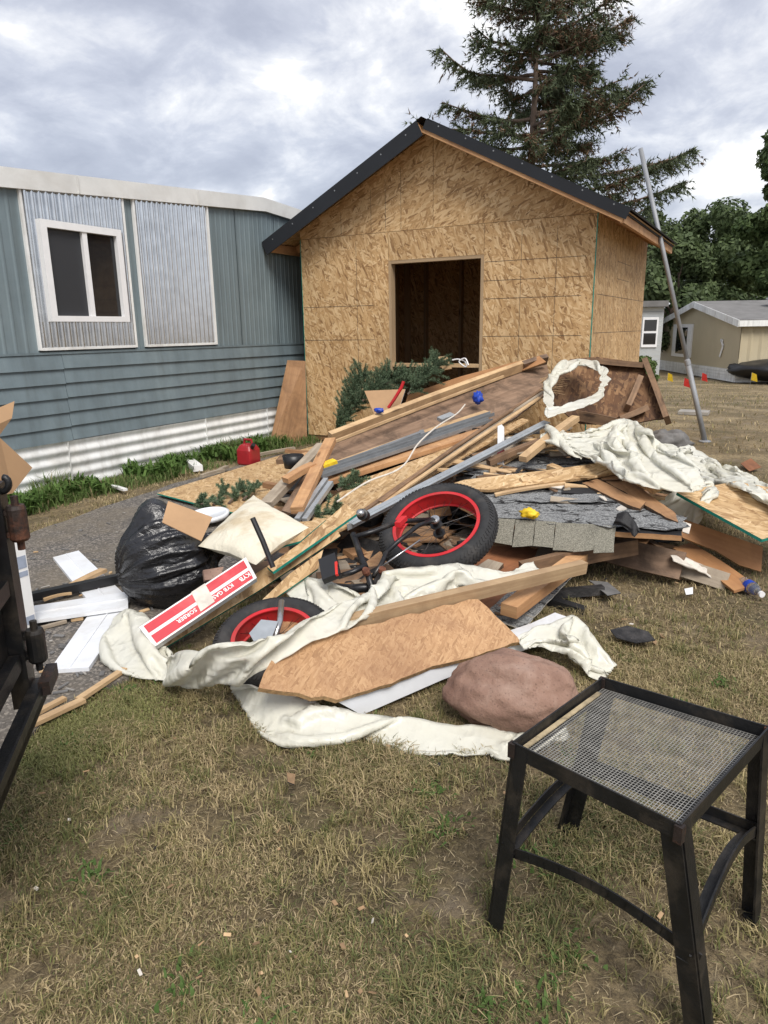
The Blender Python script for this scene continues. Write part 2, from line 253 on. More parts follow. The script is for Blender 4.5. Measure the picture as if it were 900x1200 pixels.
class MB:
    """collects solids; build() links them as one mesh"""
    def __init__(s): s.v = []; s.f = []; s.uv = []; s.mi = []
    def add(s, vs, fs, uvs=None, mi=0):
        b = len(s.v); s.v += [V(v) for v in vs]
        for k, f in enumerate(fs):
            s.f.append([b+i for i in f]); s.mi.append(mi)
            s.uv += uvs[k] if uvs else [(vs[i][0]+vs[i][2]*0.37, vs[i][1]+vs[i][2]*0.71) for i in f]
    def bar(s, p0, p1, w_, t, n=None, mi=0, warp=0.0, taper=1.0, seg=None):
        p0 = V(p0); p1 = V(p1); d = (p1-p0); ln = d.length; d.normalize()
        n = V(n) if n is not None else V((0, 0, 1))
        if abs(n.dot(d)) > 0.98: n = V((0, 1, 0)) if abs(d.y) < 0.9 else V((1, 0, 0))
        sd_ = d.cross(n).normalized(); n = sd_.cross(d).normalized()
        seg = seg or (6 if warp else 1); ou, ov = random.uniform(0, 40), random.uniform(0, 40); vs = []
        ph = random.uniform(0, 6)
        for i in range(seg+1):
            q = i/seg; c = p0+d*ln*q + n*(warp*math.sin(math.pi*q)) + sd_*(warp*0.6*math.sin(ph+math.pi*q*1.3))*(1 if warp else 0); k = 1+(taper-1)*q
            for a, b in ((-1, -1), (1, -1), (1, 1), (-1, 1)): vs.append(c+sd_*(a*w_/2*k)+n*(b*t/2*k))
        fs = []; uvs = []
        dim = (w_, t, w_, t); o = [0, w_, w_+t, 2*w_+t, 2*w_+2*t]
        for i in range(seg):
            for k in range(4):
                a, b = i*4+k, i*4+(k+1) % 4; fs.append([a, b, b+4, a+4])
                u0, u1 = ou+ln*i/seg, ou+ln*(i+1)/seg; uvs.append([(u0, ov+o[k]), (u0, ov+o[k+1]), (u1, ov+o[k+1]), (u1, ov+o[k])])
        fs.append([3, 2, 1, 0]); uvs.append([(ou, ov), (ou+t*.2, ov), (ou+t*.2, ov+w_), (ou, ov+w_)])
        e = seg*4; fs.append([e, e+1, e+2, e+3]); uvs.append([(ou, ov), (ou+t*.2, ov), (ou+t*.2, ov+w_), (ou, ov+w_)])
        s.add(vs, fs, uvs, mi); return s
    def box(s, lo, hi, mi=0):
        lo = V(lo); hi = V(hi); c = (lo+hi)/2; dx = hi-lo
        ax = max(range(3), key=lambda i: dx[i]); d = V((0, 0, 0)); d[ax] = dx[ax]/2
        if ax == 0: return s.bar(c-d, c+d, dx.y, dx.z, (0, 0, 1), mi)
        if ax == 1: return s.bar(c-d, c+d, dx.x, dx.z, (0, 0, 1), mi)
        return s.bar(c-d, c+d, dx.x, dx.y, (0, 1, 0), mi)
    def tube(s, pts, r, n=10, mi=0, closed=False, caps=True):
        pts = [V(p) for p in pts]; k = len(pts); rs = r if isinstance(r, (list, tuple)) else [r]*k; vs = []; up = None
        for i in range(k):
            a = pts[(i-1) % k] if (closed or i > 0) else pts[i]; b = pts[(i+1) % k] if (closed or i < k-1) else pts[i]
            d = (b-a).normalized()
            if up is None: up = d.orthogonal().normalized()
            up = (up-d*up.dot(d)).normalized(); sd_ = d.cross(up)
            for j in range(n):
                t = 2*math.pi*j/n; vs.append(pts[i]+(up*math.cos(t)+sd_*math.sin(t))*rs[i])
        fs = []
        for i in range(k if closed else k-1):
            for j in range(n): fs.append([i*n+j, i*n+(j+1) % n, ((i+1) % k)*n+(j+1) % n, ((i+1) % k)*n+j])
        if caps and not closed: fs.append(list(range(n))[::-1]); fs.append([(k-1)*n+j for j in range(n)])
        s.add(vs, fs, None, mi); return s
    def lathe(s, base, axis, prof, n=20, mi=0):
        a = V(axis).normalized(); u = a.orthogonal().normalized(); w2 = a.cross(u); base = V(base); vs = []; k = len(prof)
        for r, h in prof:
            for j in range(n): t = 2*math.pi*j/n; vs.append(base+a*h+(u*math.cos(t)+w2*math.sin(t))*r)
        fs = [[i*n+j, i*n+(j+1) % n, (i+1)*n+(j+1) % n, (i+1)*n+j] for i in range(k-1) for j in range(n)]
        s.add(vs, fs, None, mi); return s
    def build(s, name, mat, parent=None, smooth=False): return mesh(name, s.v, s.f, mat, parent, s.uv, smooth, s.mi)
def slab(name, pts, t, mat, edge=None, parent=None, jag=0.0, down=True, udir=None, bend=0.0):
    """a flat sheet with real thickness; pts = outline of its visible face (world); thickness goes away from the viewer"""
    pts = [V(p) for p in pts]; n = V((0, 0, 0))
    for i in range(len(pts)): n += (pts[i]-pts[0]).cross(pts[(i+1) % len(pts)]-pts[0])
    n.normalize(); c = sum(pts, V((0, 0, 0)))/len(pts)
    if n.dot(EYE-c) < 0: pts.reverse(); n = -n
    if jag:
        q = []
        for i, p in enumerate(pts):
            b = pts[(i+1) % len(pts)]; k = max(1, int((b-p).length/0.045)); q.append(p)
            sd_ = (b-p).normalized().cross(n)
            for j in range(1, k): x = p.lerp(b, j/k); q.append(x + sd_*(noise.noise(x*9)*jag*1.4+random.uniform(-1, 1)*jag*0.5))
        pts = q
    e = [(pts[(i+1) % len(pts)]-pts[i]) for i in range(len(pts))]
    u = V(udir) if udir is not None else (max(e, key=lambda x: x.length) if not jag else (pts[len(pts)//2]-pts[0])); u = (u-n*u.dot(n)).normalized(); w2 = n.cross(u); k = len(pts)
    ou, ov = random.uniform(0, 30), random.uniform(0, 30)
    vs = pts+[p-n*t for p in pts]; f2 = lambda p: (ou+(p-c).dot(u), ov+(p-c).dot(w2))
    fs = [list(range(k)), list(range(2*k-1, k-1, -1))]; uvs = [f2(vs[i]) for f in fs for i in f]; mi = [0, 0]
    for i in range(k):
        j = (i+1) % k; fs.append([i, i+k, j+k, j]); mi.append(1); a = (pts[j]-pts[i]).length; uvs += [(ou, ov), (ou, ov+t), (ou+a, ov+t), (ou+a, ov)]
    return mesh(name, vs, fs, [mat, edge or mat], parent, uvs, False, mi)
def quadgrid(P, n, m):      # P(i,j)->Vector ; returns verts, faces
    vs = [P(i/(n-1), j/(m-1)) for i in range(n) for j in range(m)]
    return vs, [[i*m+j, (i+1)*m+j, (i+1)*m+j+1, i*m+j+1] for i in range(n-1) for j in range(m-1)]
def poly_at(pts, q):
    L_ = [0]
    for a, b in zip(pts, pts[1:]): L_.append(L_[-1]+(b-a).length)
    d = q*L_[-1]
    for i in range(len(pts)-1):
        if d <= L_[i+1] or i == len(pts)-2:
            f = (d-L_[i])/max(1e-9, L_[i+1]-L_[i])
            p0 = pts[max(0, i-1)]; p1 = pts[i]; p2 = pts[i+1]; p3 = pts[min(len(pts)-1, i+2)]
            return 0.5*((2*p1)+(p2-p0)*f+(2*p0-5*p1+4*p2-p3)*f*f+(3*p1-p0-3*p2+p3)*f**3)
def sheet(name, A, B, label, n=150, m=44, bulge=0.05, fold=0.022, nf=5, seed=0, mat='poly', up=V((0, -0.35, 1)), thing=None, cat='plastic sheet', su=.10, sv=.75):
    """loose film: a strip between two edges with more film than room, relaxed until it buckles into folds"""
    up = np.array(up.normalized()); rs = np.random.default_rng(seed+100); k = rs.uniform(0, 50); ln = sum((b-a).length for a, b in zip(A, A[1:]))
    wd = sum((poly_at(A, q)-poly_at(B, q)).length for q in (.15, .35, .5, .65, .85))/5; X = None
    for lev, cell in enumerate((.045, .022, .0105)):
        n = int(min(300, max(10, ln/cell))); m = int(min(76, max(6, wd*1.5/cell)))
        pa = [poly_at(A, i/(n-1)) for i in range(n)]; pb = [poly_at(B, i/(n-1)) for i in range(n)]
        jit = lambda i, e: .03*noise.noise(V((i/(n-1)*ln*6, k, e)))+.016*noise.noise(V((i/(n-1)*ln*19, k, e)))
        a = np.array([tuple(p+(p-q).normalized()*jit(i, 1.5)) if (p-q).length > .03 else tuple(p) for i, (p, q) in enumerate(zip(pa, pb))]); b = np.array([tuple(q+(q-p).normalized()*jit(i, 7.5)) if (p-q).length > .03 else tuple(q) for i, (p, q) in enumerate(zip(pa, pb))])
        v = np.linspace(0, 1, m)[None, :, None]; base = a[:, None, :]*(1-v)+b[:, None, :]*v
        prof = (np.sin(np.pi*v)**.6)*bulge*np.array([.6+.9*noise.noise(V((i/(n-1)*ln*3, k, 2))) for i in range(n)])[:, None, None]
        if X is None: X = base+up*prof+rs.normal(0, .006, base.shape)
        else:
            o_n, o_m = X.shape[:2]; iu = np.linspace(0, o_n-1, n); i0 = np.minimum(iu.astype(int), o_n-2); fu = (iu-i0)[:, None, None]; Y = X[i0]*(1-fu)+X[i0+1]*fu
            iv = np.linspace(0, o_m-1, m); j0 = np.minimum(iv.astype(int), o_m-2); fv = (iv-j0)[None, :, None]; X = Y[:, j0]*(1-fv)+Y[:, j0+1]*fv; X = X+rs.normal(0, .0013 if lev == 1 else .0005, X.shape)
        gx = np.array([[noise.noise(V((i/n*ln*2.2, j/m*wd*3, k+5))) for j in range(m)] for i in range(n)])[..., None]
        fac = (1.0, .62, .5)[lev] if lev == 0 else 1.0
        bl = lambda P, ax: np.linalg.norm(np.diff(P, axis=ax), axis=2, keepdims=True)
        sl = np.clip(.62+1.0*gx, .1, 1.4)
        lu = bl(base, 0)*(1+su*(.7+.25*lev)*sl[:-1]); lv = np.maximum(bl(base, 1), .3*wd/m)*(1+sv*(.75+.16*lev)*sl[:, :-1])
        dg = np.sqrt(lu[:, :-1]**2+lv[:-1]**2)
        def con(I, J, L_):
            p, q = X[I], X[J]; d = q-p; l_ = np.linalg.norm(d, axis=2, keepdims=True)+1e-9; c = d*(.5*(l_-L_)/l_)*.9; X[I] = p+c; X[J] = q-c
        S = slice
        for it in range((70, 45, 26)[lev]):
            X = X-np.array([0, 0, 1.0])*cell*.022
            for s0 in (0, 1):
                e = n-1-((n-1-s0) % 2); 
                con((S(s0, e, 2), S(None)), (S(s0+1, e+1, 2), S(None)), lu[s0:e:2])
                e = m-1-((m-1-s0) % 2)
                con((S(None), S(s0, e, 2)), (S(None), S(s0+1, e+1, 2)), lv[:, s0:e:2])
                e = n-1-((n-1-s0) % 2)
                con((S(s0, e, 2), S(0, m-1)), (S(s0+1, e+1, 2), S(1, m)), dg[s0:e:2]); con((S(s0, e, 2), S(1, m)), (S(s0+1, e+1, 2), S(0, m-1)), dg[s0:e:2])
            d = ((X-base)*up).sum(2, keepdims=True); X = X+up*np.maximum(0, .002-d)-up*np.maximum(0, d-bulge*1.5-.05)*.5
            X[:, 0] += .22*(base[:, 0]-X[:, 0]); X[:, -1] += .22*(base[:, -1]-X[:, -1]); X[0] += .2*(base[0]-X[0]); X[-1] += .2*(base[-1]-X[-1])
            if it % 3 == 0:
                Y = X.copy(); Y[1:-1, 1:-1] += (.14, .12, .08)[lev]*((X[:-2, 1:-1]+X[2:, 1:-1]+X[1:-1, :-2]+X[1:-1, 2:])/4-X[1:-1, 1:-1]); X = Y
    n, m = X.shape[:2]; du = np.gradient(X, axis=0); dv = np.gradient(X, axis=1); nr = np.cross(du, dv); nr /= np.linalg.norm(nr, axis=2, keepdims=True)+1e-9; nr *= np.where((nr*up).sum(2, keepdims=True) < 0, -1, 1)
    amp = min(.0065, .26*fold)    # sharp creases between flat facets, as in stiff film
    def fac_(a_, b_, c_): d_ = noise.voronoi(V((a_, b_, c_)))[0]; return min(1.0, d_[0]*1.15)
    hh = np.zeros((n, m, 1))
    for i in range(n):
        for j in range(m):
            us, vs_ = i/n*ln, j/m*wd*1.5; w1 = .04*noise.noise(V((us*6, vs_*6, k)))
            hh[i, j, 0] = 1.0*fac_((us+w1)*3.6+vs_*3.5, (vs_-w1)*10-us*2.2, k)+.3*fac_(us*11-vs_*5, vs_*22+us*4, k+4)
    X = X+nr*(hh-.8)*amp
    vs = [tuple(p) for p in X.reshape(-1, 3)]; fs = [[i*m+j, (i+1)*m+j, (i+1)*m+j+1, i*m+j+1] for i in range(n-1) for j in range(m-1)]
    o = mesh(name, vs, fs, mat, None, None, True); md = o.modifiers.new('thickness', 'SOLIDIFY'); md.thickness = 0.0006
    return tag(o, label, cat, 'plastic sheeting in the heap' if cat == 'plastic sheet' else None)
def Rs(l, off=0.05): return [R(*p) if len(p) == 3 else R(p[0], p[1], off) for p in l]
def Gs(l, z=0.0): return [G(*p) if len(p) == 3 else G(p[0], p[1], z) for p in l]
def plank(name, p0, p1, w_, t, mat, label, cat='board', n=RN, warp=0.006, group='loose lumber in the heap'):
    d = (p1-p0).normalized(); b = MB(); b.bar(p0, p1, w_, t, n, warp=warp); o = b.build(name, mat); return tag(o, label, cat, group)
def pslab(name, px, anchors, t, mat, edge, label, cat='board', jag=0.0, udir=None, group='sheets and boards in the heap'):
    a, b, c = anchors; o = slab(name, [onplane(x, y, a, b, c) for x, y in px], t, mat, edge, None, jag, udir=udir); return tag(o, label, cat, group)
#=PART2
# ================================================================== ground
def sstep(a, b, x): t = min(1, max(0, (x-a)/(b-a))); return t*t*(3-2*t)
def gz(x, y): return -0.8*sstep(11, 30, y) + 0.012*noise.noise(V((x*1.3, y*1.3, 0)))*(1 if abs(x) < 12 and y < 14 else 0)
def ground():
    xs = sorted(set([-260, -160, -100, -60, -40, -25]+[round(-16+0.25*i, 2) for i in range(96)]+[9, 12, 18, 30, 60, 120, 260]))
    ys = sorted(set([-60, -20, -8, -4]+[round(-2+0.25*i, 2) for i in range(70)]+[17, 19, 22, 25, 28, 31, 35, 45, 60, 100, 200, 400]))
    vs = [(x, y, gz(x, y)-0.012) for x in xs for y in ys]; m = len(ys)
    fs = [[i*m+j, (i+1)*m+j, (i+1)*m+j+1, i*m+j+1] for i in range(len(xs)-1) for j in range(m-1)]
    return tag(mesh('lawn', vs, fs, 'lawn', None, None, True), kind='structure')
ground()
# driveway: old asphalt beside the trailer
dv = [G(-160, 1010), G(0, 900), G(60, 838), G(150, 792), G(230, 742), G(330, 640), G(372, 560), G(330, 532), G(190, 572), G(60, 618), G(-40, 660), G(-400, 800)]
dp = []
for i, p in enumerate(dv):
    q = dv[(i+1) % len(dv)]; k = max(1, int((q-p).length/0.12))
    for j in range(k):
        x = p.lerp(q, j/k); dp.append(x+V((noise.noise(x*3)*0.07, noise.noise(x*3+V((5, 5, 5)))*0.07, 0.0)))
dp = [V((p.x, p.y, 0.012)) for p in dp]
cen = sum(dp, V((0, 0, 0)))/len(dp)
me_v = dp+[V((p.x, p.y, -0.06)) for p in dp]; k = len(dp)
tag(mesh('driveway', me_v, [list(range(k))]+[[i, i+k, (i+1) % k+k, (i+1) % k] for i in range(k)], 'asphalt'), kind='structure')
DRIVE = [(p.x, p.y) for p in dp]
def inside(x, y, poly):
    r = False; j = len(poly)-1
    for i in range(len(poly)):
        xi, yi = poly[i]; xj, yj = poly[j]
        if (yi > y) != (yj > y) and x < (xj-xi)*(y-yi)/(yj-yi)+xi: r = not r
        j = i
    return r
# ================================================================== shed
SX0, SX1, SY0, SY1 = -5.385, -1.735, 7.67, 10.72; SZ0, SZ1 = 0.07, 2.51; SXC = (SX0+SX1)/2; SLOPE = 0.50; SZP = SZ1+(SX1-SXC)*SLOPE
shed = empty('shed', (SXC, SY0, 0), 'new garden shed of raw strand board with black roof edge', 'shed')
DX0, DX1, DZ1 = -4.14, -2.945, 2.19
T = 0.012
slab('wall_panel', [(SX0, SY0, SZ0), (DX0, SY0, SZ0), (DX0, SY0, SZ1-.004), (SX0, SY0, SZ1-.004)], T, 'osb_new', 'edge_wood', shed, udir=(0, 0, 1))
slab('wall_panel', [(DX0+.004, SY0, DZ1), (DX1-.002, SY0, DZ1), (DX1-.002, SY0, SZ1-.004), (DX0+.004, SY0, SZ1-.004)], T, 'osb_new', 'edge_wood', shed, udir=(0, 0, 1))
slab('wall_panel', [(DX1+.002, SY0, SZ0), (SX1, SY0, SZ0), (SX1, SY0, SZ1-.004), (DX1+.002, SY0, SZ1-.004)], T, 'osb_new', 'edge_wood', shed, udir=(0, 0, 1))
zt = lambda x: SZP-abs(x-SXC)*SLOPE
slab('gable_panel', [(SX0, SY0, SZ1), (SXC-.002, SY0, SZ1), (SXC-.002, SY0, SZP+.095), (SX0, SY0, SZ1+.095)], T, 'osb_new', 'edge_wood', shed, udir=(1, 0, 0))
slab('gable_panel', [(SXC+.002, SY0, SZ1), (SX1, SY0, SZ1), (SX1, SY0, SZ1+.095), (SXC+.002, SY0, SZP+.095)], T, 'osb_new', 'edge_wood', shed, udir=(1, 0, 0))
yy = [SY0+T+.001, SY0+1.0, SY0+2.04, SY1]
for a, b in zip(yy, yy[1:]):
    slab('wall_panel', [(SX1, a+.002, SZ0), (SX1, b-.002, SZ0), (SX1, b-.002, SZ1+.093), (SX1, a+.002, SZ1+.093)], T, 'osb_new', 'edge_wood', shed, udir=(0, 0, 1))
    slab('wall_panel', [(SX0+T, a+.002, SZ0), (SX0+T, b-.002, SZ0), (SX0+T, b-.002, SZ1+.093), (SX0+T, a+.002, SZ1+.093)], T, 'osb_new', 'edge_wood', shed, udir=(0, 0, 1))
slab('back_wall', [(SX0, SY1, SZ0), (SX1, SY1, SZ0), (SX1, SY1, SZ1+.095), (SXC, SY1, SZP+.095), (SX0, SY1, SZ1+.095)], T, 'osb_new', 'edge_wood', shed, udir=(0, 0, 1))
b = MB(); b.box((SX1-.006, SY0-.005, SZ0), (SX1+.0035, SY0-.0015, SZ1)); b.build('edge_strip', 'edge_green', shed)
b = MB(); b.box((SX0-.002, SY0-.004, SZ0), (SX0+.004, SY0-.001, SZ1)); b.build('edge_strip', 'edge_green', shed)
MATS['ink'] = simple('ink', (0.05, 0.045, 0.04), 0.9)
def printline(x0, x1, z0, z1):
    b = MB(); b.box((min(x0, x1)-.0016, SY0-.0016, min(z0, z1)-.0022), (max(x0, x1)+.0016, SY0-.0006, max(z0, z1)+.0022)); b.build('printed_line', 'ink', shed)
def zl(px, py): return PY(px, py, SY0)
for (x0, y0, x1, y1) in ((568, 307, 687, 299.7), (568, 329.8, 687, 322.9), (567, 350.5, 681, 346.1), (564, 394.3, 681, 393.1), (356, 360.3, 438, 358.1), (358, 398.7, 439, 398.2)):
    a = zl(x0, y0); c_ = zl(x1, y1); zz = (a.z+c_.z)/2; printline(max(a.x, SX0+.01) if x0 < 450 else DX1+.01, c_.x, zz, zz)
for (x, ya, yb) in ((400, 247, 276), (435, 222, 273), (452, 208, 271), (470, 196, 270)):
    a = zl(x, ya); c_ = zl(x, yb); printline(c_.x, c_.x, SZ1+.02, min(zt(c_.x)-.04, a.z))
for x in (418, 651, 610):
    a = zl(x, 330); printline(a.x, a.x, 0.6, 2.42)
for (px0, py0, px1, py1) in ((699, 343.7, 756, 354.2), (695, 390, 753, 387.7), (724, 306, 739, 312), (723, 326, 737, 331)):
    a = PX(px0, py0, SX1); c_ = PX(px1, py1, SX1); zz = (a.z+c_.z)/2
    b = MB(); b.box((SX1+.0006, a.y+.01, zz-.002), (SX1+.0016, min(c_.y, SY1-.02), zz+.002)); b.build('printed_line', 'ink', shed)
# door opening: lining, studs and the dark room behind
b = MB(); b.box((DX0-.002, SY0+.003, SZ0), (DX0+.036, SY0+.10, DZ1+.0)); b.build('door_jamb', 'stud_dark', shed)
b = MB(); b.box((DX1-.036, SY0+.003, SZ0), (DX1+.002, SY0+.10, DZ1)); b.build('door_jamb', 'stud_dark', shed)
b = MB(); b.box((DX0+.037, SY0+.003, DZ1-.036), (DX1-.037, SY0+.10, DZ1+.01)); b.build('lintel', 'stud_dark', shed)
b = MB(); b.box((DX0+.037, SY0+.006, 0.97), (DX1-.037, SY0+.09, 1.01)); b.build('door_brace', 'lumber', shed)
for x in [SX0+.3+.61*i for i in range(6)]:
    b = MB(); b.box((x, SY1-.115, SZ0), (x+.04, SY1-.016, SZ1)); b.build('stud', 'stud_dark', shed)
for y in [SY0+.4*i for i in range(1, 8)]:
    b = MB(); b.box((SX0+.016, y, SZ0), (SX0+.11, y+.04, SZ1)); b.build('stud', 'stud_dark', shed)
b = MB(); b.box((SX0+.016, SY0+.02, 0.0), (SX1-.016, SY1-.02, SZ0+.02)); b.build('floor', 'ply_brown', shed)
for y in (SY0+.06, SY1-.2):
    b = MB(); b.box((SX0+.02, y, -.03), (SX1-.02, y+.12, SZ0-.002)); b.build('skid', 'lumber_grey', shed)
# roof
OX, OF, OB = 0.29, 0.32, 0.12
RT = 0.10   # rafter depth
for sgn in (-1, 1):
    x1 = SXC+sgn*(SX1-SXC+OX); z1 = SZP-(SX1-SXC+OX)*SLOPE; y0, y1 = SY0-OF, SY1+OB
    nn = V((sgn*SLOPE, 0, 1)).normalized(); up = nn*0.115
    q = lambda x, z, y, k: V((x, y, z))+nn*k
    # sheathing
    vs = [q(SXC, SZP, y0+.03, .10), q(SXC, SZP, y1, .10), q(x1, z1, y1, .10), q(x1, z1, y0+.03, .10)]
    slab('roof_sheathing', [v-nn*0.0 for v in vs], .012, 'osb_new', 'edge_wood', shed)
    vs2 = [v+nn*.028 for v in vs]; slab('roof_covering', [vs2[0]+V((0, -.0, .0)), vs2[1], vs2[2]+V((sgn*.02, 0, -.01)), vs2[3]+V((sgn*.02, 0, -.01))], .014, 'roof_trim', 'roof_trim', shed)
    # barge rafter, black fascia metal
    a0 = q(SXC, SZP, y0+.045, .045); a1 = q(x1, z1, y0+.045, .045)
    b = MB(); b.bar(a0, a1, .036, .09, nn); b.build('barge_rafter', 'lumber_orange', shed)
    b = MB(); hh = .165 if sgn < 0 else .095; f0 = q(SXC, SZP, y0+.02, .13-hh/2); f1 = q(x1+sgn*.02, z1-.01, y0+.02, .13-hh/2); b.bar(f0, f1, .012, hh, nn); fa = b.build('roof_edge_trim', 'roof_trim', shed)
    for kk in np.linspace(.07, .93, 7):
        c_ = f0.lerp(f1, kk)+V((0, -.0065, 0))+nn*.03; b = MB(); b.lathe(c_, (0, -1, 0), [(0.008, 0), (0.008, .002), (0.0, .003)], 8); b.build('nail', 'channel_grey', fa)
    # eave fascia
    e0 = q(x1, z1, y0+.03, .05); e1 = q(x1, z1, y1, .05)
    b = MB(); b.bar(e0+V((-sgn*.02, 0, 0)), e1+V((-sgn*.02, 0, 0)), .036, .10, (0, 0, 1)); b.build('fascia', 'lumber_orange', shed)
    b = MB(); b.bar(e0+V((sgn*.006, 0, .05)), e1+V((sgn*.006, 0, .05)), .012, .04, (0, 0, 1)); b.build('roof_edge_trim', 'roof_trim', shed)
    for y in np.arange(SY0+.3, SY1, .61):
        b = MB(); b.bar(q(SXC, SZP, y, .042), q(x1-sgn*.05, z1+.02, y, .042), .036, .09, nn); b.build('rafter', 'lumber_orange', shed)
b = MB(); b.bar((SXC, SY0-OF+.02, SZP+.105+.02), (SXC, SY1+OB, SZP+.125), .26, .012, (0, 0, 1)); 
mesh('ridge_cap', [(SXC-.13, SY0-OF+.012, SZP+.082), (SXC, SY0-OF+.012, SZP+.150), (SXC+.13, SY0-OF+.012, SZP+.082), (SXC-.13, SY1+OB, SZP+.082), (SXC, SY1+OB, SZP+.150), (SXC+.13, SY1+OB, SZP+.082)], [[0, 1, 4, 3], [1, 2, 5, 4]], 'roof_trim', shed)
# ================================================================== blue trailer
XT = -5.76; S_ = 5.76/2.99996
TR = empty('mobile_home', (XT, 5, 0), 'blue mobile home with corrugated metal patches and white skirting', 'mobile home')
YT0, YT1 = 1.2, 10.3; YPK = PX(309, 248, XT).y
def ztop(y):
    za = PX(0, 219.3, XT); zb = PX(309, 247.8, XT); zc_ = PX(345, 259, XT)
    if y <= zb.y: return za.z+(y-za.y)/(zb.y-za.y)*(zb.z-za.z)
    return zb.z+(y-zb.y)/(zc_.y-zb.y)*(zc_.z-zb.z)
ZS = (PX(0, 417.8, XT).z+PX(355, 402.7, XT).z)/2; ZK = (PX(18, 525.6, XT).z+PX(326, 475.6, XT).z)/2
print('trailer', YPK, ZS, ZK, ztop(3.9), ztop(YPK), ztop(9))
def ribbed(name, y0, y1, zlo, ztopf, pitch, amp, mat, x=XT, kind='sin', parent=TR):
    n = int((y1-y0)/pitch*(8 if kind == 'sin' else 8))+2; vs = []; zs = 2
    for i in range(n):
        y = y0+(y1-y0)*i/(n-1); ph = (y/pitch) % 1
        d = amp*math.sin(2*math.pi*ph) if kind == 'sin' else amp*(1 if ph < .25 else 0)
        for k in range(zs): vs.append((x+d, y, zlo if k == 0 else ztopf(y)))
    return mesh(name, vs, [[i*2, (i+1)*2, (i+1)*2+1, i*2+1] for i in range(n-1)], mat, parent, None, kind == 'sin')
core = MB(); core.add([(XT-.02, YT0, -.05), (XT-.02, YT1, -.05), (XT-.02, YT1, ztop(YT1)-.02), (XT-.02, YPK, ztop(YPK)-.02), (XT-.02, YT0, ztop(YT0)-.02), (XT-3.5, YT0, -.05), (XT-3.5, YT1, -.05), (XT-3.5, YT1, ztop(YT1)-.02), (XT-3.5, YPK, ztop(YPK)-.02), (XT-3.5, YT0, ztop(YT0)-.02)],
    [[0, 1, 2, 3, 4], [9, 8, 7, 6, 5], [0, 4, 9, 5], [1, 6, 7, 2], [3, 2, 7, 8], [4, 3, 8, 9]]); core.build('wall', 'blue_paint', TR)
W0, W1 = PX(20, 220, XT).y, PX(158, 406, XT).y; W2, W3 = PX(170, 405, XT).y, PX(252, 403, XT).y
seam = [W3, PX(277, 300, XT).y, PX(322, 300, XT).y, YT1]
ribbed('ribbed_panel', YT0, W0, ZS, ztop, .105, .0055, 'blue_paint', kind='trap')
ribbed('ribbed_panel', W1, W2, ZS, ztop, .105, .0055, 'blue_paint', kind='trap')
for a, b_ in zip(seam, seam[1:]): ribbed('ribbed_panel', a+.008, b_, ZS, ztop, .085, .005, 'blue_paint', kind='trap')
zg = ZS+.045
ribbed('corrugated_panel', W0, W1, zg, lambda y: ztop(y)-.005, .068, .019, 'galv', XT+.014)
ribbed('corrugated_panel', W2, W3, zg, lambda y: ztop(y)-.005, .068, .019, 'galv', XT+.014)
for y in (W0, W1, W2, W3):
    b = MB(); b.box((XT+.004, y-.012, zg-.01), (XT+.032, y+.012, ztop(y)-.002)); b.build('trim', 'white_metal', TR)
for a, b_ in ((W0, W1), (W2, W3)):
    b = MB(); b.box((XT+.005, a+.013, zg-.012), (XT+.033, b_-.013, zg+.012)); b.build('trim', 'white_metal', TR)
# window
wy0, wy1 = PX(38, 257, XT).y, PX(145, 377, XT).y; wz1, wz0 = PX(38, 257, XT).z, PX(46, 377, XT).z; xo = XT+.053
wn = empty('window', (xo, (wy0+wy1)/2, wz0), None, None); wn.parent = TR; wn.location = V((xo, (wy0+wy1)/2, wz0))-TR.location
fw_ = .062
for (a0, a1, c0, c1) in ((wy0, wy1, wz1-fw_, wz1), (wy0, wy1, wz0, wz0+fw_*.8), (wy0, wy0+fw_, wz0+fw_*.8, wz1-fw_), (wy1-fw_, wy1, wz0+fw_*.8, wz1-fw_)):
    b = MB(); b.box((xo-.02, a0, c0), (xo+.04, a1, c1)); b.build('frame', 'white_frame', wn)
ym = wy0+(wy1-wy0)*.52
b = MB(); b.box((xo-.015, ym-.025, wz0+fw_*.8), (xo+.03, ym+.025, wz1-fw_)); b.build('mullion', 'white_frame', wn)
for a0, a1, mt in ((wy0+fw_, ym-.025, 'glass_screen'), (ym+.025, wy1-fw_, 'glass_dark')):
    b = MB(); b.box((xo-.012, a0, wz0+fw_*.8), (xo-.004, a1, wz1-fw_)); b.build('pane', mt, wn)
# lap siding
nl = 6; hl = (ZS-ZK)/nl; yS = PX(78, 470, XT).y
for i in range(nl):
    z0 = ZK+i*hl
    for a, b_, dz in ((YT0, yS-.002, -.006), (yS+.002, YT1, .0)):
        vs = [(XT+.030, a, z0+dz), (XT+.030, b_, z0+dz), (XT+.010, b_, z0+hl-.003+dz), (XT+.010, a, z0+hl-.003+dz), (XT+.012, a, z0+dz), (XT+.012, b_, z0+dz), (XT-.004, b_, z0+hl-.003+dz), (XT-.004, a, z0+hl-.003+dz)]
        mesh('siding_board', vs, [[0, 1, 2, 3], [4, 5, 1, 0], [5, 4, 7, 6], [1, 5, 6, 2], [4, 0, 3, 7], [3, 2, 6, 7]], 'blue_board', TR)
b = MB(); b.box((XT+.012, YT0, ZS-.004), (XT+.020, YT1, ZS+.016)); b.build('drip_edge', 'blue_board', TR)
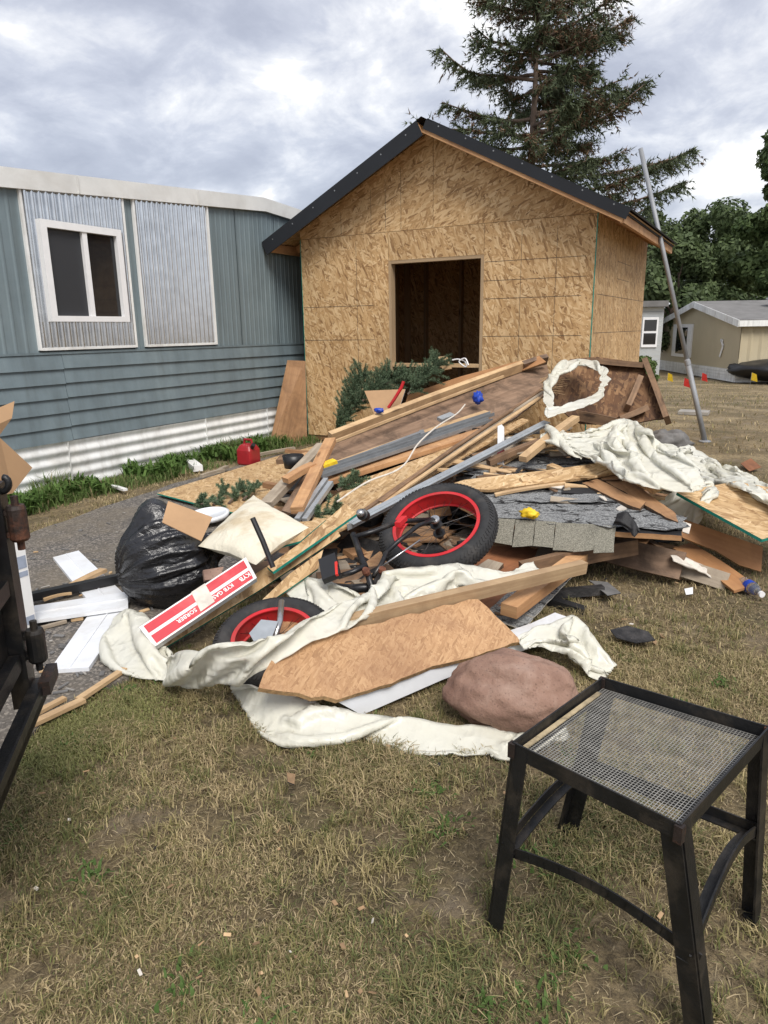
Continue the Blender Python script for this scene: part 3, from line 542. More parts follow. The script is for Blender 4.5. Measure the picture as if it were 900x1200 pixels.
# skirting: horizontal corrugations
ysk = [YT0, PX(83, 560, XT).y, PX(240, 500, XT).y, PX(312, 490, XT).y, YT1]
for a, b_ in zip(ysk, ysk[1:]):
    n = 44; vs = []; dz = random.uniform(-.006, .006); tilt = random.uniform(-.012, .012)
    for i in range(n):
        z = -.05+(ZK+.05)*i/(n-1); d = .010*math.sin(2*math.pi*z/.105)
        for k, y in enumerate((a+.003, b_+.006)): vs.append((XT+.012+d+(.004 if k else 0), y, z+dz+tilt*k))
    mesh('skirting_panel', vs, [[i*2, i*2+1, i*2+3, i*2+2] for i in range(n-1)], 'white_metal', TR, None, True)
    b = MB(); b.box((XT+.016, a-.004, -.03), (XT+.026, a+.004, ZK+.002)); b.build('skirting_joint', 'white_metal', TR)
# roof edge
def rz(px, py): return PX(px, py, XT).z
HE = .155
ys_ = [YT0]+[YPK-.02, YT1]
for a, b_ in zip(ys_, ys_[1:]):
    vs = [(XT+.05, a, ztop(a)-.004), (XT+.05, b_, ztop(b_)-.004), (XT+.035, b_, ztop(b_)+HE), (XT+.035, a, ztop(a)+HE), (XT-3.6, a, ztop(a)-.004), (XT-3.6, b_, ztop(b_)-.004), (XT-3.6, b_, ztop(b_)+HE+.3), (XT-3.6, a, ztop(a)+HE+.3)]
    mesh('roof', vs, [[0, 1, 2, 3], [3, 2, 6, 7], [4, 5, 1, 0], [1, 5, 6, 2], [4, 0, 3, 7]], 'roof_white', TR)
for y in np.arange(YT0+.4, YPK, 1.55):
    b = MB(); b.box((XT+.0465, y-.006, ztop(y)), (XT+.054, y+.006, ztop(y)+HE-.01)); b.build('roof_seam', 'roof_white', TR)
# ================================================================== far homes, flags, pole
def far_home():
    A = G(772, 433, -.8); B = G(862, 447, -.74); A.z = B.z = -.78
    ex = (B-A); wd = ex.length; ex.normalize(); ey = V((ex.y, -ex.x, 0)); 
    if ey.dot(V((1, 0, 0))) < 0: ey = -ey
    h0 = 2.35; hp = 3.15; L_ = 16
    root = empty('far_mobile_home', A, 'tan mobile home with white trimmed gable across the lawn', 'mobile home')
    P = lambda u, v, z: A+ex*u+ey*v+V((0, 0, z))
    b = MB(); b.add([P(0, 0, .45), P(wd, 0, .45), P(wd, 0, h0), P(wd/2, 0, hp), P(0, 0, h0)], [[0, 1, 2, 3, 4]]); b.build('end_wall', 'tan_siding', root)
    # long side with vertical ribs
    n = 160; vs = []
    for i in range(n):
        v = L_*i/(n-1); d = .05*(i % 4 == 0); vs += [P(wd+d, v, .45), P(wd+d, v, h0)]
    mesh('side_wall', vs, [[i*2, i*2+2, i*2+3, i*2+1] for i in range(n-1)], 'tan_siding', root)
    b = MB(); b.add([P(0, 0, .45), P(0, L_, .45), P(0, L_, h0), P(0, 0, h0)], [[0, 1, 2, 3]]); b.build('side_wall', 'tan_siding', root)
    for sg, u1 in ((-1, -.25), (1, wd+.25)):
        z1 = h0-.06; b = MB(); b.add([P(wd/2, -.2, hp+.08), P(u1, -.2, z1+.08), P(u1, L_, z1+.08), P(wd/2, L_, hp+.08), P(wd/2, -.2, hp), P(u1, -.2, z1), P(u1, L_, z1), P(wd/2, L_, hp)], [[0, 1, 2, 3], [4, 7, 6, 5], [1, 5, 6, 2]]); b.build('roof', 'roof_grey', root)
        b = MB(); b.bar(P(wd/2, -.22, hp-.06), P(u1, -.22, z1-.06), .04, .26, (0, 0, 1)); b.build('barge_board', 'white_metal', root)
    b = MB(); b.bar(P(wd+.25, -.2, h0-.12), P(wd+.25, L_, h0-.12), .06, .22, (0, 0, 1)); b.build('gutter', 'white_metal', root)
    for k in range(4):
        b = MB(); b.bar(P(-.02, -.03, .06+.12*k), P(wd+.03, -.03, .06+.12*k), .05, .112, (0, 0, 1)); b.build('skirting_board', 'white_metal', root)
        b = MB(); b.bar(P(wd+.03, 0, .06+.12*k), P(wd+.03, L_, .06+.12*k), .05, .112, (0, 0, 1)); b.build('skirting_board', 'white_metal', root)
    u0, u1 = wd*.20, wd*.47
    wn = MB(); wn.bar(P(u0, -.03, 1.5), P(u1, -.03, 1.5), .06, 1.5, (0, 0, 1)); w_ = wn.build('window', 'white_frame', root)
    wn = MB(); wn.bar(P(u0+wd*.06, -.055, 1.5), P(u1-wd*.06, -.055, 1.5), .04, 1.2, (0, 0, 1)); wn.build('pane', 'glass_dark', w_)
    wn = MB(); wn.lathe(P(wd*.7, 2.5, hp-.25), (0, 0, 1), [(.25, 0), (.25, .28), (.42, .3), (.42, .36), (0, .45)], 12); wn.build('roof_vent', 'galv', root)
    wn = MB(); c0 = P(wd*.84, -.04, 1.55)
    for k in range(5):
        c1 = c0+ex*random.uniform(-.25, .25)+V((0, 0, random.uniform(-.3, .3))); wn.bar(c0, c1, .03, .1, (0, 0, 1)); c0 = c1
    wn.build('wall_ornament', 'white_frame', root)
far_home()
def white_home():
    A = ray(733, 400); A.z = 0; A = A.normalized()*33; A.z = -.8; ex = V((0.9, 0.35, 0)).normalized(); ey = V((-.35, .9, 0)).normalized()
    root = empty('neighbour_home', A, 'small grey white house with dark window behind the tan home', 'house')
    P = lambda u, v, z: A+ex*u+ey*v+V((0, 0, z))
    for k in range(15):
        b = MB(); b.bar(P(-1, 0, .1+.2*k), P(1.5, 0, .1+.2*k), .05, .19, (0, -.15, 1)); b.build('siding_board', 'grey_siding', root)
    b = MB(); b.bar(P(-1, 3, 1.5), P(1.5, 3, 1.5), 5.8, 3, (0, 0, 1)); b.build('wall', 'grey_siding', root)
    b = MB(); b.bar(P(-1.2, 2.9, 3.12), P(1.6, 2.9, 3.12), 6.4, .24, (0, 0, 1)); b.build('roof', 'roof_grey', root)
    b = MB(); b.bar(P(.65, -.05, 1.95), P(1.3, -.05, 1.95), .06, 1.25, (0, 0, 1)); w_ = b.build('window', 'white_frame', root)
    for z in (1.68, 2.24):
        b = MB(); b.bar(P(.72, -.075, z), P(1.23, -.075, z), .04, .46, (0, 0, 1)); b.build('pane', 'glass_dark', w_)
white_home()
def blob(name, c, rad, mat, label, cat, amp=.15, freq=2, sub=4, parent=None, squash=None, seed=0, group=None):
    import bmesh
    bm = bmesh.new(); bmesh.ops.create_icosphere(bm, subdivisions=sub, radius=1); k = V((seed*3.7, seed*1.3, seed*5.1))
    for v in bm.verts:
        d = v.co.copy(); r = 1+amp*noise.noise(d*freq+k)+amp*.5*noise.noise(d*freq*2.3+k)+amp*.2*noise.noise(d*freq*6+k)
        p = d*r
        if squash: p = squash(p)
        v.co = V((p.x*rad[0], p.y*rad[1], p.z*rad[2]))+V(c)
    me = bpy.data.meshes.new(name); bm.to_mesh(me); bm.free(); me.materials.append(MATS[mat]); me.polygons.foreach_set('use_smooth', [True]*len(me.polygons))
    return tag(put(bpy.data.objects.new(name, me), parent), label, cat, group)
p = G(895, 446, -.7); blob('covered_vehicle', (p.x+.6, p.y, p.z+.42), (1.9, 1.0, .42), 'black_plastic', 'low dark covered vehicle parked beside the tan home', 'vehicle', .12, 2, 4)
for (px, py, mt, lab) in ((781, 449, 'yellow_bit', 'yellow marker flag in the lawn nearest the shed wall'), (800, 456, 'orange_flag', 'red marker flag just left of the leaning pole'), (821, 449, 'orange_flag', 'red marker flag right of the leaning pole'), (879, 449, 'yellow_bit', 'yellow marker flag in front of the dark covered vehicle')):
    g0 = G(px, py, -.55); r = empty('marker_flag', g0, lab, 'flag', 'small survey flags in the lawn')
    b = MB(); b.tube([g0+V((0, 0, -.15)), g0+V((.02, 0, .36))], .006, 6); b.build('wire', 'wire_steel', r)
    slab('flag', [g0+V((.02, 0, .36)), g0+V((.17, -.06, .30)), g0+V((.22, -.05, .05)), g0+V((.02, 0, .1))], .004, mt, mt, r)
# leaning pole: foot in the lawn, head above the shed eave
fp = G(826, 517); tp = PX(775, 285, SX1+OX+.055); dirp = (tp-fp); 
kk = 1.0
def proj(p):
    c_ = M.transposed() @ (p-EYE); return 450-F*c_.x/c_.z, 600+F*c_.y/c_.z
while proj(fp+dirp*kk)[1] > 176 and kk < 4: kk += .01
pole = empty('leaning_pole', fp, 'long grey metal pole leaning on the shed eave', 'pole')
b = MB(); b.tube([fp, fp+dirp*.42], .033, 14); b.build('lower_tube', 'galv_pole', pole, True)
b = MB(); b.tube([fp+dirp*.40, fp+dirp*kk], .027, 14); b.build('upper_tube', 'galv_pole', pole, True)
b = MB(); b.lathe(fp+dirp*.39, dirp, [(.03, 0), (.038, .0), (.038, .06), (.03, .06)], 14); b.build('coupling', 'galv_pole', pole)
b = MB(); b.lathe(fp+V((0, 0, -.005)), (0, 0, 1), [(0, 0), (.075, 0), (.07, .012), (.03, .02)], 12); b.build('foot_plate', 'galv_pole', pole)
b = MB(); q = G(812, 484); b.box(q+V((-.22, -.12, -.02)), q+V((.24, .25, .03))); tag(b.build('paving_slab', 'concrete'), 'pale concrete slab lying in the lawn behind the pole', 'slab')
# ================================================================== trees
def trunk_mb(base, top, r0, r1, wob=.06):
    n = 9; pts = []; rs = []
    for i in range(n):
        t = i/(n-1); pts.append(base.lerp(top, t)+V((noise.noise(base+V((t*3, 0, 0)))*wob, noise.noise(base+V((0, t*3, 9)))*wob, 0))); rs.append(r0+(r1-r0)*t)
    b = MB(); b.tube(pts, rs, 10); return b
def tris(name, Vn, Cn, mat, parent, quads=False):
    k = 4 if quads else 3; n = len(Vn)//k
    me = bpy.data.meshes.new(name); me.vertices.add(len(Vn)); me.vertices.foreach_set('co', Vn.astype(np.float32).ravel())
    me.loops.add(len(Vn)); me.loops.foreach_set('vertex_index', np.arange(len(Vn), dtype=np.int32)); me.polygons.add(n)
    me.polygons.foreach_set('loop_start', np.arange(0, len(Vn), k, dtype=np.int32)); me.polygons.foreach_set('loop_total', np.full(n, k, dtype=np.int32))
    a = me.color_attributes.new('Col', 'FLOAT_COLOR', 'POINT'); c4 = np.ones((len(Vn), 4), dtype=np.float32); c4[:, :3] = np.repeat(Cn, k, axis=0); a.data.foreach_set('color', c4.ravel())
    me.materials.append(MATS[mat]); me.update(calc_edges=True); return put(bpy.data.objects.new(name, me), parent)
def unit(a): return a/np.maximum(1e-9, np.linalg.norm(a, axis=1, keepdims=True))
def conifer(base, h, label, spread, z0, extra=None):
    root = empty('spruce_tree', base, label, 'tree'); top = base+V((.1, .05, h))
    trunk_mb(base, top, .16, .025).build('trunk', 'bark', root, True)
    rs = np.random.default_rng(11); limbs = MB(); P = []; D = []; B = []
    specs = []
    z = z0
    while z < h-.2:
        t = (z-z0)/(h-z0); ln = spread*math.sqrt(max(.05, 1-((t-.38)/.68)**2))
        for k in range(rs.integers(3, 6)): specs.append((z+rs.uniform(-.15, .15), rs.uniform(0, 6.28), ln*rs.uniform(.5, 1.18)))
        z += rs.uniform(.2, .33)
    specs += extra or []
    for (z, az, ln) in specs:
        a = base.lerp(top, z/h); d = V((math.cos(az), math.sin(az), 0)); bend_ = V((-d.y, d.x, 0))*rs.uniform(-.35, .35)*ln; pts = []; t3 = max(0, (z-z0)/(h-z0))
        for i in range(8):
            q = i/7; pts.append(a+d*ln*q+bend_*q*q+V((0, 0, ln*(.12*q-.22*q*q+.26*q**3)*(1+1.2*t3)+.35*q*noise.noise(V((az*3, q*2, z*2))))))
        limbs.tube(pts, [.035*(1-q/8)+.008 for q in range(8)], 5)
        n = int(ln*40)
        for i in range(n):
            q = rs.uniform(.10, 1)**.75; f = q*7; i0 = min(6, int(f)); p = pts[i0].lerp(pts[i0+1], f-i0); sd_ = V((-d.y, d.x, 0))*rs.choice([-1, 1])
            dd = (d*rs.uniform(.3, .9)+sd_*rs.uniform(.2, 1.0)+V((0, 0, rs.uniform(-1.0, .35)))).normalized(); tl = rs.uniform(.2, .62)*(1.15-.5*q)
            for s2 in np.linspace(.05, 1, 5): P.append(p+dd*tl*s2); D.append(dd); B.append(z/h)
    limbs.build('limbs', 'bark', root, True)
    P = np.array([tuple(p) for p in P]); D = np.array([tuple(p) for p in D]); B = np.array(B); m = 4
    P = np.repeat(P, m, axis=0); D = np.repeat(D, m, axis=0); B = np.repeat(B, m); n = len(P)
    dv = unit(D*.9+rs.normal(0, .55, (n, 3))); sd_ = unit(np.cross(dv, rs.normal(0, 1, (n, 3)))); ln = rs.uniform(.07, .16, (n, 1)); wd = rs.uniform(.008, .019, (n, 1))
    Vn = np.stack([P-sd_*wd, P+sd_*wd, P+dv*ln], axis=1).reshape(-1, 3)
    t = rs.uniform(0, 1, (n, 1)); col = (1-t)*np.array([.05, .066, .036])+t*np.array([.13, .16, .085])
    br = (noise_arr(P*1.7) > .12)[:, None] & (rs.uniform(0, 1, (n, 1)) < .6); col = np.where(br, np.array([.16, .10, .06])*(.6+.7*t), col)
    tris('crown', Vn, col, 'needle', root); return root
def noise_arr(P): return np.array([noise.noise(V(p)) for p in P])
dcam = 17.5; dr = ray(612, 380); dr.z = 0; dr.normalize(); cb = V((dr.x*dcam, dr.y*dcam, -.3))
toR = V((dr.y, -dr.x, 0)); azR = math.atan2(toR.y, toR.x)
conifer(cb, 8.9, 'tall dark spruce tree rising behind the shed roof', 2.15, 5.0, extra=[(3.0, azR, 2.6), (3.7, azR+.25, 2.4), (3.8, azR-.25, 2.6), (4.4, azR+.35, 2.2), (4.2, azR+.0, 3.3), (4.6, azR-.2, 3.1), (4.9, azR+.15, 3.5), (5.2, azR+.3, 2.2), (3.4, azR+.1, 2.9), (5.2, azR+math.pi, 2.3), (5.8, azR+math.pi+.2, 2.5)])
def broadleaf(base, h, rx, label, seed, col0, col1, n=26000, ls=.16, zlow=.15):
    rs = np.random.default_rng(seed); root = empty('broadleaf_tree', base, label, 'tree', 'trees along the back of the lawn'); top = base+V((0, 0, h*.75))
    trunk_mb(base, top, h*.028, h*.006, .3).build('trunk', 'bark', root, True)
    cl_ = []
    for i in range(46):
        t = rs.uniform(zlow, .98); r = rx*math.sqrt(max(.05, 1-(abs(t-.45)/.58)**2.2))*rs.uniform(.45, .95); a = rs.uniform(0, 6.28)
        cl_.append((base.x+math.cos(a)*r*.85, base.y+math.sin(a)*r*.85, base.z+h*t, rx*rs.uniform(.16, .34)))
    lb = MB()
    for c_ in cl_[:16]:
        q = V(c_[:3]); lb.tube([base.lerp(top, min(.9, max(.2, (q.z-base.z)/h-.15))), q], [h*.008, h*.002], 5)
    lb.build('limbs', 'bark', root, True)
    cl_ = np.array(cl_); idx = rs.integers(0, len(cl_), n); d = unit(rs.normal(0, 1, (n, 3))); rr = rs.uniform(.35, 1, (n, 1))**.5
    P = cl_[idx, :3]+d*rr*cl_[idx, 3:4]*np.array([1.15, 1.15, .85]); nn = unit(d+rs.normal(0, .6, (n, 3))+np.array([0, 0, .4])); u = unit(np.cross(nn, rs.normal(0, 1, (n, 3)))); v_ = np.cross(nn, u); s_ = ls*rs.uniform(.6, 1.3, (n, 1))
    Vn = np.stack([P-u*s_, P-v_*s_*.5, P+u*s_, P+v_*s_*.5], axis=1).reshape(-1, 3); t = rs.uniform(0, 1, (n, 1))*.6+.4*rs.uniform(0, 1, len(cl_))[idx][:, None]
    tris('crown', Vn, (1-t)*np.array(col0)+t*np.array(col1), 'leaf', root, True)
def at_dist(px, d, z=-.8):
    r = ray(px, 390); r.z = 0; r.normalize(); return V((r.x*d, r.y*d, z))
broadleaf(at_dist(832, 50), 8.9, 3.8, 'round dark green tree behind the tan mobile home', 1, (.05, .078, .03), (.15, .20, .085), 30000)
broadleaf(at_dist(786, 40), 6.4, 2.4, 'dark tree between the shed and the round tree', 2, (.048, .072, .03), (.135, .18, .075), 20000)
broadleaf(at_dist(911, 42), 11.4, 2.5, 'tall bright green tree cut by the right edge', 3, (.05, .085, .028), (.16, .215, .08), 28000)
broadleaf(at_dist(876, 62), 8.3, 4.2, 'distant dark green tree low behind the home roof', 4, (.045, .068, .03), (.12, .16, .068), 18000)
broadleaf(at_dist(748, 52), 9.0, 4.2, 'distant tree half hidden by the shed eave', 5, (.045, .068, .03), (.12, .16, .068), 18000)
broadleaf(at_dist(757, 25, -.6), 1.0, .5, 'low green bush growing beside the far houses', 6, (.05, .08, .02), (.14, .2, .06), 3500, .07, .05)
# brown home added out of view for the bare metal patches to reflect
hr = empty('reflection_home', (14, 21, -.5), 'long unseen brown home added right of the lawn for reflections', 'house'); hd = V((.72, -.69, 0)); hn = V((.69, .72, 0)); h0 = V((9, 27, -.6))
b = MB(); b.bar(h0+V((0, 0, 1.7)), h0+hd*26+V((0, 0, 1.7)), .3, 3.4, (0, 0, 1)); b.build('wall', 'tan_siding', hr)
b = MB(); b.bar(h0+hn*2+V((0, 0, 3.7)), h0+hd*26+hn*2+V((0, 0, 3.7)), 4.6, .5, (0, 0, 1)); b.build('roof', 'roof_grey', hr)
for k in range(5):
    b = MB(); p0 = h0+hd*(3+5*k)-hn*.17+V((0, 0, 1.9)); b.bar(p0, p0+hd*1.4, .06, 1.2, (0, 0, 1)); b.build('window', 'glass_dark', hr)
for i_, (x_, y_) in enumerate(((15, 29), (21, 23), (27, 17))): broadleaf(V((x_, y_, -.6)), 7.0, 3.4, ('unseen leafy tree added for reflections behind the far end of the brown home', 'unseen leafy tree added for reflections behind the middle of the brown home', 'unseen leafy tree added for reflections behind the near end of the brown home')[i_], 20+i_, (.035, .055, .022), (.10, .13, .055), 6000, .3)  # trees added out of view, a taller dark backdrop mirrored in the metal
#=PART3
# ================================================================== plant sprays (spruce cuttings)
def spray(name, pts, label, ntw=40, tl=.16, seed=0, spreadz=.5, needle=.028):
    rs = np.random.default_rng(seed); root = empty(name, pts[0], label, 'branch', 'spruce cuttings in the heap'); b = MB(); b.tube(pts, [.010*(1-.8*i/(len(pts)-1))+.002 for i in range(len(pts))], 6)
    P = []; D = []
    for i in range(ntw):
        q = rs.uniform(.05, 1); p = poly_at(pts, q); d0 = (pts[-1]-pts[0]).normalized(); sd_ = V(tuple(rs.normal(0, 1, 3)))
        sd_ = (sd_-d0*sd_.dot(d0)).normalized(); dd = (d0*.6+sd_*rs.uniform(.5, 1)+V((0, 0, rs.uniform(-.2, spreadz)))).normalized(); l_ = tl*rs.uniform(.5, 1.2)
        b.tube([p, p+dd*l_], [.003, .0012], 4)
        for s2 in np.linspace(.05, 1, 26): P.append(tuple(p+dd*l_*s2)); D.append(tuple(dd))
    b.build('stem', 'bark', root)
    P = np.repeat(np.array(P), 7, axis=0); D = np.repeat(np.array(D), 7, axis=0); n = len(P); dv = unit(D*.55+unit(rs.normal(0, 1, (n, 3)))*.85); sd_ = unit(np.cross(dv, rs.normal(0, 1, (n, 3))))
    Vn = np.stack([P-sd_*.0027, P+sd_*.0027, P+dv*needle], axis=1).reshape(-1, 3); t = rs.uniform(0, 1, (n, 1)); tris('needles', Vn, (1-t)*np.array([.06, .10, .055])+t*np.array([.19, .26, .155]), 'needle', root); return root
for i, (a, b_, c_, lab, nt_) in enumerate((((392, 508), (420, 470), (462, 440), 'long drooping spruce branch at the left of the heap top', 110), ((400, 500), (408, 468), (425, 440), 'upright spruce branch against the strand board wall', 80), ((425, 470), (445, 450), (478, 446), 'spruce tip hanging over the white board', 60), ((478, 462), (500, 440), (512, 424), 'bushy spruce branch below the shed doorway', 55))):
    spray('spruce_branch', [PY(a[0], a[1], 6.9), PY(b_[0], b_[1], 7.0), PY(c_[0], c_[1], 7.15)], lab, int(nt_*1.5), .2, i)
for i, (a, b_, lab) in enumerate((((250, 592), (262, 572), 'small spruce sprig standing by the bucket lid'), ((268, 590), (284, 568), 'small spruce sprig between lid and pillow'), ((285, 586), (302, 566), 'small spruce sprig beside the grey beams'), ((232, 592), (250, 586), 'spruce sprig lying on the ground sheet'))):
    spray('spruce_sprig', [G(a[0], a[1], .06), G((a[0]+b_[0])/2, (a[1]+b_[1])/2+1, .10), G(b_[0], b_[1], .13)], lab, 16, .10, 30+i)
for i, (a, b_, lab) in enumerate((((395, 575), (418, 562), 'spruce sprig in the gap under the fresh plank'), ((365, 606), (392, 596), 'spruce sprig poking out beside the grey channels'))):
    spray('spruce_sprig', [R(*a, .05), R((a[0]+b_[0])/2, (a[1]+b_[1])/2, .07), R(*b_, .08)], lab, 18, .10, 40+i)
# ================================================================== heap core (scraps nobody could count)
core = MB(); rs_ = random.Random(3)
def heapz(y): return max(0.02, KR*(y-Y0R))
for i in range(420):
    px, py = rs_.uniform(330, 770), rs_.uniform(500, 690)
    p = R(px, py, -.06)
    if p.y > 7.3 or p.y < 2.6: continue
    if px > 640 and py > 590: continue
    z = rs_.uniform(.02, max(.03, p.z-.09)); a = rs_.uniform(0, 3.14); l_ = rs_.uniform(.2, .8); d = V((math.cos(a), math.sin(a), rs_.uniform(-.1, .1)))*l_/2; c0 = V((p.x, p.y, z))
    n_ = V((rs_.uniform(-.3, .3), rs_.uniform(-.5, .1), 1)); mi = rs_.choice([0, 0, 1, 2, 3, 3, 4])
    if rs_.random() < .5: core.bar(c0-d, c0+d, rs_.uniform(.03, .12), rs_.uniform(.015, .05), n_, mi)
    else: core.bar(c0-d*.7, c0+d*.7, rs_.uniform(.15, .4), .012, n_, mi)
tag(core.build('rubble', ['lumber_brown', 'lumber_grey', 'ply_brown', 'tar', 'osb_old']), 'dark broken boards and shingle scraps inside the heap', 'rubble', kind='stuff')
# loose shingle scraps and splinters lying on top of the heap
sp_ = MB()
for i in range(230):
    px, py = rs_.uniform(540, 800), rs_.uniform(500, 640)
    if py > 560+ (px-540)*.28 or px > 690+(py-515)*1.0: continue
    p = R(px, py, rs_.uniform(.0, .10)); a = rs_.uniform(0, 3.14); l_ = rs_.uniform(.05, .22); d = V((math.cos(a), math.sin(a), rs_.uniform(-.3, .3)))*l_/2
    sp_.bar(p-d, p+d, rs_.uniform(.015, .09), rs_.uniform(.004, .012), (rs_.uniform(-.5, .5), rs_.uniform(-.7, .2), 1), rs_.choice([0, 0, 0, 1, 2, 3]))
for i in range(110):
    px, py = rs_.uniform(470, 800), rs_.uniform(495, 605)
    if py > 552+(px-540)*.2 or py < 560-(px-470)*.25 or px > 690+(py-515)*1.0: continue
    p = R(px, py, rs_.uniform(.04, .12)); a = rs_.uniform(-.5, 1.4); l_ = rs_.uniform(.15, .55); d = V((math.cos(a), math.sin(a), rs_.uniform(-.2, .3)))*l_/2
    sp_.bar(p-d, p+d, rs_.uniform(.012, .06), rs_.uniform(.008, .03), (rs_.uniform(-.5, .5), rs_.uniform(-.7, .2), 1), rs_.choice([1, 2, 4, 4, 5]), warp=.004, taper=rs_.uniform(.4, 1))
tag(sp_.build('splinters', ['tar', 'lumber_brown', 'lumber_grey', 'paper_torn', 'lumber', 'osb_yellow']), 'small torn shingle pieces and splinters strewn over the heap', 'splinters', kind='stuff')
# ================================================================== heap: back
A3 = (R(386, 516, .02), R(620, 430, .02), R(378, 566, -.10))
pslab('weathered_panel', [(386, 515), (470, 483), (560, 449), (618, 430), (640, 424), (648, 455), (600, 492), (520, 522), (376, 572)], A3, .02, 'ply_weathered', 'edge_dark', 'large weathered dark brown panel across the heap top', jag=.006, udir=A3[1]-A3[0])
A3b = (PY(470, 487, 7.05), PY(618, 430, 7.2), PY(540, 440, 7.28))
pslab('tan_panel', [(472, 484), (478, 462), (540, 441), (604, 424), (632, 417), (640, 424), (618, 432)], A3b, .014, 'ply_orange', 'edge_wood', 'tan plywood strip behind the long fresh rail', udir=A3b[1]-A3b[0])
plank('long_rail', R(386, 513, .07), R(617, 427, .075), .05, .10, 'lumber', 'long fresh rail along the top edge of the weathered panel', n=(0, -.9, .6))
plank('thin_lath', R(384, 521, .09), R(590, 441, .10), .018, .022, 'lumber', 'thin lath lying just under the long fresh rail')
plank('dark_stub', R(612, 429, .075), R(641, 421, .10), .05, .11, 'ply_weathered', 'dark rotten board stub at the end of the long rail', n=(0, -.9, .6))
o = pslab('white_board', [(427, 458), (475, 456), (468, 478), (440, 489)], (PY(427, 458, 6.75), PY(475, 456, 6.85), PY(440, 489, 6.6)), .01, 'cardboard', 'white_frame', 'small pale board with white edge under the spruce tips', group=None)
blob('blue_tape', R(444, 481, .16), (.045, .03, .022), 'blue_bit', 'crumpled blue tape on the small pale board', 'tape', .5, 3, 3)
b = MB(); b.tube([PY(455, 478, 6.6), PY(462, 468, 6.62), PY(470, 455, 6.65), PY(473, 447, 6.66)], .018, 8); tag(b.build('red_strap', 'rim_red'), 'short red strap beside the blue tape', 'strap')
pslab('wood_offcut', [(513, 418), (523, 417), (529, 432), (519, 434)], (PY(513, 418, 7.3), PY(523, 417, 7.3), PY(519, 434, 7.25)), .02, 'lumber', 'edge_wood', 'pale wood offcut standing in the shed doorway')
b = MB(); pts = [PY(530, 422, 7.35), PY(537, 421, 7.36), PY(545, 424, 7.35), PY(546, 430, 7.34), PY(538, 424, 7.33), PY(545, 420, 7.33), PY(549, 428, 7.3)]; b.tube([poly_at(pts, t) for t in np.linspace(0, 1, 40)], .008, 6); tag(b.build('white_cable', 'white_frame'), 'loose white cable looped in the doorway', 'cable')
# fresh lumber under grey channels
plank('fresh_plank', R(392, 546, .06), R(572, 484, .09), .09, .035, 'lumber', 'fresh plank just above the grey metal channels')
plank('fresh_plank', R(376, 566, .05), R(565, 507, .09), .12, .035, 'lumber_orange', 'fresh orange plank just below the grey metal channels')
for i, (a, b_, lab) in enumerate((((374, 553), (577, 486), 'upper grey metal channel on the fresh planks'), ((376, 559), (575, 493), 'lower grey metal channel on the fresh planks'))):
    r0 = R(*a, .115-.01*i); r1 = R(*b_, .135-.01*i); d = (r1-r0).normalized(); sd_ = d.cross(RN).normalized(); bm_ = MB()
    bm_.bar(r0, r1, .055, .004, RN); bm_.bar(r0+sd_*.026+RN*.012, r1+sd_*.026+RN*.012, .004, .026, RN); bm_.bar(r0-sd_*.026+RN*.012, r1-sd_*.026+RN*.012, .004, .026, RN)
    tag(bm_.build('metal_channel', 'channel_grey'), lab, 'channel', 'grey metal channels')
fr = empty('metal_bracket', R(386, 548, .10), 'dark grey metal frame lying on the weathered panel', 'frame')
fq = [R(384, 549, .10), R(488, 511, .11), R(500, 503, .13), R(496, 517, .11)]
for a, b_ in ((R(384, 548, .09), R(496, 506, .12)), (R(388, 555, .09), R(498, 517, .11)), (R(494, 505, .12), R(499, 519, .11))):
    bm_ = MB(); bm_.bar(a, b_, .035, .02, RN); bm_.build('frame_bar', 'channel_grey', fr)
b = MB(); b.bar(R(377, 547, .14), R(393, 541, .145), .07, .035, RN); tag(b.build('yellow_level', 'yellow_bit'), 'small yellow tag on the end of the grey channels', 'tag')
b = MB(); b.bar(R(515, 492, .06), R(530, 486, .06), .06, .03, (0, -.7, .7)); tag(b.build('junction_box', 'alu_dull'), 'small metal junction plate on the weathered panel', 'plate')
blob('blue_sack', R(560, 466, .06), (.045, .04, .055), 'blue_bit', 'crumpled bright blue bundle on the weathered panel', 'bundle', .6, 3, 3, seed=4)
b = MB(); pts = [R(395, 588, .16), R(430, 565, .18), R(470, 548, .19), R(490, 520, .2), R(512, 500, .17), R(535, 485, .14), R(545, 474, .12)]; b.tube([poly_at(pts, t) for t in np.linspace(0, 1, 50)], .006, 6); tag(b.build('cream_cable', 'paper_torn'), 'thin cream cable curving over planks and strand board', 'cable')
# OSB sheet B with lath bundle and aluminium strip
AB = (R(380, 592, .04), R(600, 492, .10), R(425, 604, .10))
pslab('strand_board_sheet', [(352, 632), (378, 590), (420, 563), (470, 545), (560, 512), (612, 490), (620, 492), (520, 548), (450, 592), (425, 608), (385, 628)], AB, .012, 'osb_yellow', 'edge_wood', 'large yellow strand board sheet in the middle of the heap')
for i, (a, b_, mt, lab) in enumerate((((428, 598), (642, 452), 'lumber_brown', 'brown lath on top of the splintered bundle'), ((424, 606), (640, 458), 'lumber_grey', 'grey lath in the middle of the splintered bundle'), ((436, 600), (632, 466), 'lumber', 'pale lath at the bottom of the splintered bundle'), ((445, 588), (600, 480), 'lumber_brown', 'short dark lath above the splintered bundle'))):
    plank('lath', R(*a, .13+.012*i), R(*b_, .13+.015*i), .03, .012, mt, lab, warp=.012)
b = MB()
for i in range(26):
    p = R(640+random.uniform(-8, 4), 452+random.uniform(-8, 6), .16); b.bar(p, p+V((random.uniform(.05, .25), random.uniform(-.05, .15), random.uniform(-.05, .1))), .008, .005, RN, taper=.2)
tag(b.build('split_end', 'lumber'), 'splintered pale wood fibres at the upper end of laths', 'splinters', kind='stuff')
